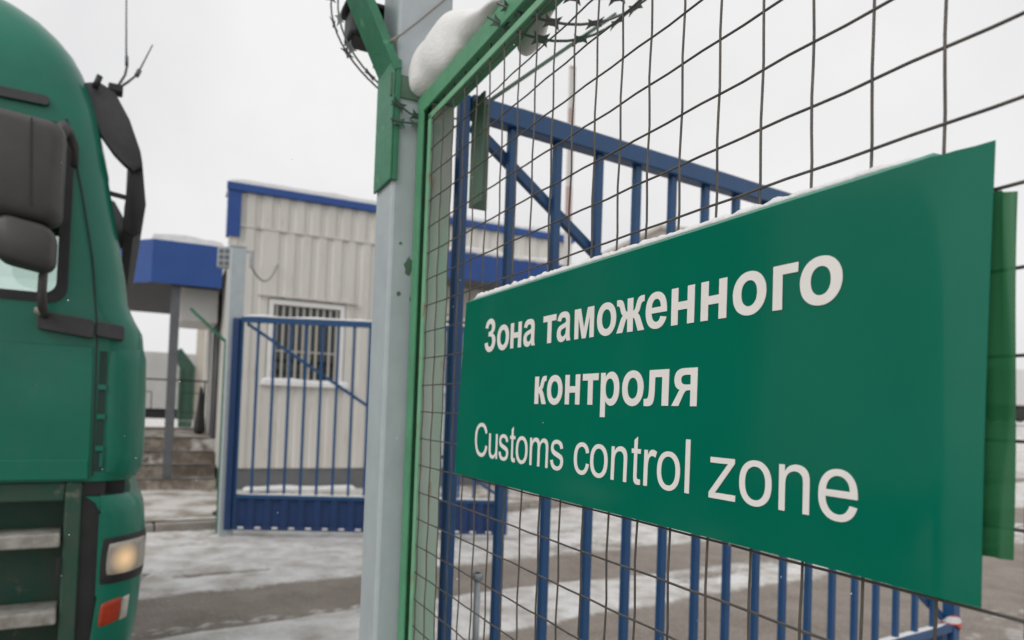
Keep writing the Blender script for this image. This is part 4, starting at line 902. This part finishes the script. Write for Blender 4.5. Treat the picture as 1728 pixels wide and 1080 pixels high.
# mirrors
def mirror(u0_, u1_, z0_, z1_, v0_, v1_, tilt):
    rings = []
    for f, sc in ((0, .80), (.12, .95), (.35, 1), (.65, 1), (.88, .95), (1, .82)):
        v = v0_ + (v1_ - v0_) * f; cu, cz = (u0_ + u1_) / 2, (z0_ + z1_) / 2
        rings.append([(cu + (x - cu) * sc, v, cz + (z - cz) * sc + (x - cu) * tilt) for x, z in rrect(u0_, u1_, z0_, z1_, .055, 5)])
    m = MB(); m.loft(rings); return m
mr1 = mirror(-.76, -.338, 2.165, 2.575, -.40, -.20, -.06).build('mirror', MIRROR, tk, sharp=60)
m = MB(); m.bar((-.440, -.4015, 2.21), (-.455, -.4015, 2.545), .006, .004, up=(0, 1, 0)); m.build('shell_seam', BLACK, mr1)
mr2 = mirror(-.565, -.352, 1.985, 2.165, -.40, -.22, -.16).build('mirror', MIRROR, tk, sharp=60)
m = MB(); m.tube([(-.395, -.30, 2.02), (-.398, -.29, 1.90), (-.396, -.26, 1.845), (-.40, -.10, 1.845), (-.40, -.03, 1.835)], [.017, .017, .019, .018, .018], 8)
m.build('mirror_arm', MIRROR, tk); m = MB(); m.tube([(-.365, -.28, 2.53), (-.355, -.26, 2.575), (-.345, -.14, 2.60), (-.325, -.02, 2.575), (-.32, -.005, 2.50)], [.026, .028, .022, .022, .016], 8); m.build('mirror_arm', MIRROR, tk)
m = MB(); m.loft([[(-.415 + r * cos(k * pi / 5), -.07 + r * sin(k * pi / 5), 1.84 + dz) for k in range(10)] for r, dz in ((.01, .03), (.024, .02), (.026, 0), (.01, -.01))]); m.build('arm_knuckle', TREAD, tk)
# roof gutter strip, sun visor, antennas
m = MB(); m.prism(rrect(-2.1, -.43, 2.735, 2.775, .015), lambda u, z: (u, -.02, z), lambda u, z: (u, .03, z)); m.build('roof_gutter', TRIM, tk)
vis = [(-.255, 2.930), (-.200, 2.945), (-.135, 2.905), (-.075, 2.80), (-.020, 2.61), (.006, 2.42), (-.014, 2.285), (-.045, 2.262), (-.075, 2.285), (-.064, 2.40), (-.078, 2.50), (-.118, 2.62), (-.165, 2.715), (-.225, 2.80)]
V0, V1 = .13, TW - .13
def vslab(prof, va, vb, ud=0):
    cx_ = sum(p_[0] for p_ in prof) / len(prof); cz_ = sum(p_[1] for p_ in prof) / len(prof)
    return MB().loft([[(cx_ + (u - cx_) * k - .022 + .012 * v, v, cz_ + (z - cz_) * k) for u, z in prof] for v, k in ((va, .96), (va + .006, 1), (vb - .006, 1), (vb, .96))])
sheet = [(-.062, 2.735), (-.018, 2.61), (.006, 2.42), (-.010, 2.285), (-.045, 2.255), (-.088, 2.280), (-.090, 2.39), (-.082, 2.48), (-.070, 2.57), (-.085, 2.715)]
horn = [(-.285, 2.925), (-.225, 2.945), (-.155, 2.915), (-.085, 2.80), (-.030, 2.66), (-.018, 2.60), (-.062, 2.56), (-.100, 2.585), (-.145, 2.625), (-.205, 2.70), (-.255, 2.83)]
vz = vslab(sheet, V0 + .035, V1 - .035).build('sun_visor', BLACK, tk, sharp=40)
for va in (V0, V1 - .045): vslab(horn, va, va + .045).build('visor_end', TRIM, vz, sharp=40)
for va in (V0 + .05, V1 - .06): m = MB(); m.bar((-.21, va, 2.455), (-.085 + .012 * va, va, 2.44), .016, .02); m.build('visor_bracket', BLACK, vz)
m = MB(); m.box(-.205, -.140, .13, .20, 2.915, 2.955); ab = m.build('antenna_base', BLACK, tk, bevel=.008)
m = MB(); m.tube([(-.168, .15, 2.94), (-.135, .15, 3.01), (-.128, .15, 3.06), (-.135, .15, 3.12), (-.15, .15, 3.45)], [.006, .006, .006, .0045, .003], 6)
m.tube([(-.165, .16, 2.94), (-.12, .16, 2.985), (-.082, .16, 3.03), (-.02, .16, 3.19)], [.006, .006, .005, .003], 6)
m.tube([(-.086, .16, 3.02), (-.072, .16, 3.055)], .011, 6); m.tube([(-.130, .15, 3.055), (-.132, .15, 3.10)], .008, 6); m.build('antenna', STEEL_DK, ab)
m = MB(); m.tube([(-.26, .11, 2.90), (-.24, .10, 2.96)], .014, 8); m.build('marker_lamp', BLACK, tk)
# bumper corner, lamps
BROWS = [(.28, -.02), (.32, .010), (.45, .030), (.62, .046), (.85, .056), (.98, .046), (1.03, .022), (1.06, -.02)]
rings = []
for z, uf in BROWS:
    rc = .19; near = [(-.150, .0)]
    for k in range(9): t = pi / 2 * k / 8; near.append((uf - rc + rc * sin(t), rc - rc * cos(t)))
    near.append((uf + .01, .5)); rings.append([(u, v, z) for u, v in near + [(u, TW - v) for u, v in reversed(near)]])
m = MB(); m.loft(rings); bp = m.build('bumper', TRUCK, tk, sharp=35)
kw = dict(rows=BROWS, rc=.19)
hl = patch('headlight', .672, .880, .002, .285, .0, BLACK, tk, th=.007, rnd=.05, shear=.012, **kw)
c_ = Vector(fr_pt(.775, .105, .012, BROWS, .19))
patch('reflector', .712, .856, .026, .250, .006, glow_lens(c_), hl, th=.006, rnd=.06, shear=.012, **kw)
patch('indicator', .490, .595, .022, .112, .0, ORANGE, tk, th=.008, rnd=.08, shear=.02, **kw)
patch('side_marker', .500, .600, .116, .155, .0, LENS, tk, th=.006, ns=4, shear=.006, **kw)
m = MB(); m.box(-.2215, -.130, .020, .19, .28, 1.122); m.box(-.129, -.05, .10, TW - .1, .30, 1.12); m.build('bumper_gap', BLACK, tk)
# step well
m = MB(); m.box(-.290, -.222, .004, .20, .28, 1.122); m.box(-1.0, -.225, .201, .22, .28, 1.10); m.box(-1.0, -.2905, .015, .199, 1.04, 1.122); m.box(-1.0, -.2905, .03, .199, .28, .34); m.box(-1.06, -1.001, .004, .22, .28, 1.10)
m.build('step_well', TRUCK_DIRTY, tk, bevel=.008)
m = MB(); m.box(-.31, -.296, -.003, .0035, .72, .80); m.build('well_catch', BLACK, tk)
for z in (.845, .515):
    m = MB(); m.box(-.985, -.300, -.012, .18, z, z + .060); m.build('step', TREAD, tk, bevel=.008)
# running gear
for u in (-1.62, -4.9):
    for v in (.02, TW - .34):
        m = MB(); m.loft([[(u + r * cos(k * pi / 16), v + dv_, .51 + r * sin(k * pi / 16)) for k in range(32)] for r, dv_ in ((.30, .0), (.47, .01), (.51, .05), (.51, .27), (.47, .31), (.30, .32))]); wh = m.build('wheel', RUBBER, tk)
        m = MB(); m.loft([[(u + r * cos(k * pi / 16), v + dv_, .51 + r * sin(k * pi / 16)) for k in range(32)] for r, dv_ in ((.12, -.01), (.14, .03), (.28, .05), (.296, .02), (.298, .30))]); m.build('rim', STEEL, wh)
m = MB(); m.box(-6.0, -.4, .75, .85, .62, .85); m.box(-6.0, -.4, TW - .85, TW - .75, .62, .85); m.box(-5.9, -2.5, .1, TW - .1, .86, 1.05); m.build('chassis', BLACK, tk)
m = MB(); m.box(-6.0, -2.55, .0, TW, 1.051, 3.2); m.build('cargo_body', CANV, tk, bevel=.03)

# ------------------------------------------------------------------ small debris and falling snowflakes
m = MB(); m.loft([[(r * 1.6 * cos(k * pi / 6) + .01 * sin(3 * k), r * sin(k * pi / 6), z) for k in range(12)] for r, z in ((.06, .0), (.07, .03), (.04, .055))]); o = m.build('debris', BLACK)
x, y = road(1.75, 8.98); o.location = (x, y, .13); tag(o, 'small black scrap lying on the pavement by the far gate post', 'debris')
m = MB(); rnd = random.Random(3)
for i in range(70):
    dpt = rnd.uniform(.9, 3.2); x = rnd.uniform(-.75, .72) * dpt; z = 1.5 + rnd.uniform(-.35, .55) * dpt; r = rnd.uniform(.0010, .0019)
    if i % 3 == 0: dpt *= .55; x *= .5; z = 1.5 + (z - 1.5) * .5; r *= .5
    c = Vector((x, dpt, z)); vs = [c + Vector(d) * r * rnd.uniform(.7, 1.2) for d in ((1, 0, 0), (-1, 0, 0), (0, 1, 0), (0, -1, 0), (0, 0, 1), (0, 0, -1))]
    m.add(vs, [(0, 2, 4), (2, 1, 4), (1, 3, 4), (3, 0, 4), (2, 0, 5), (1, 2, 5), (3, 1, 5), (0, 3, 5)])
tag(m.build('falling_snow', SNOW), 'sparse snowflakes drifting down through the air', 'snowflakes', kind='stuff')
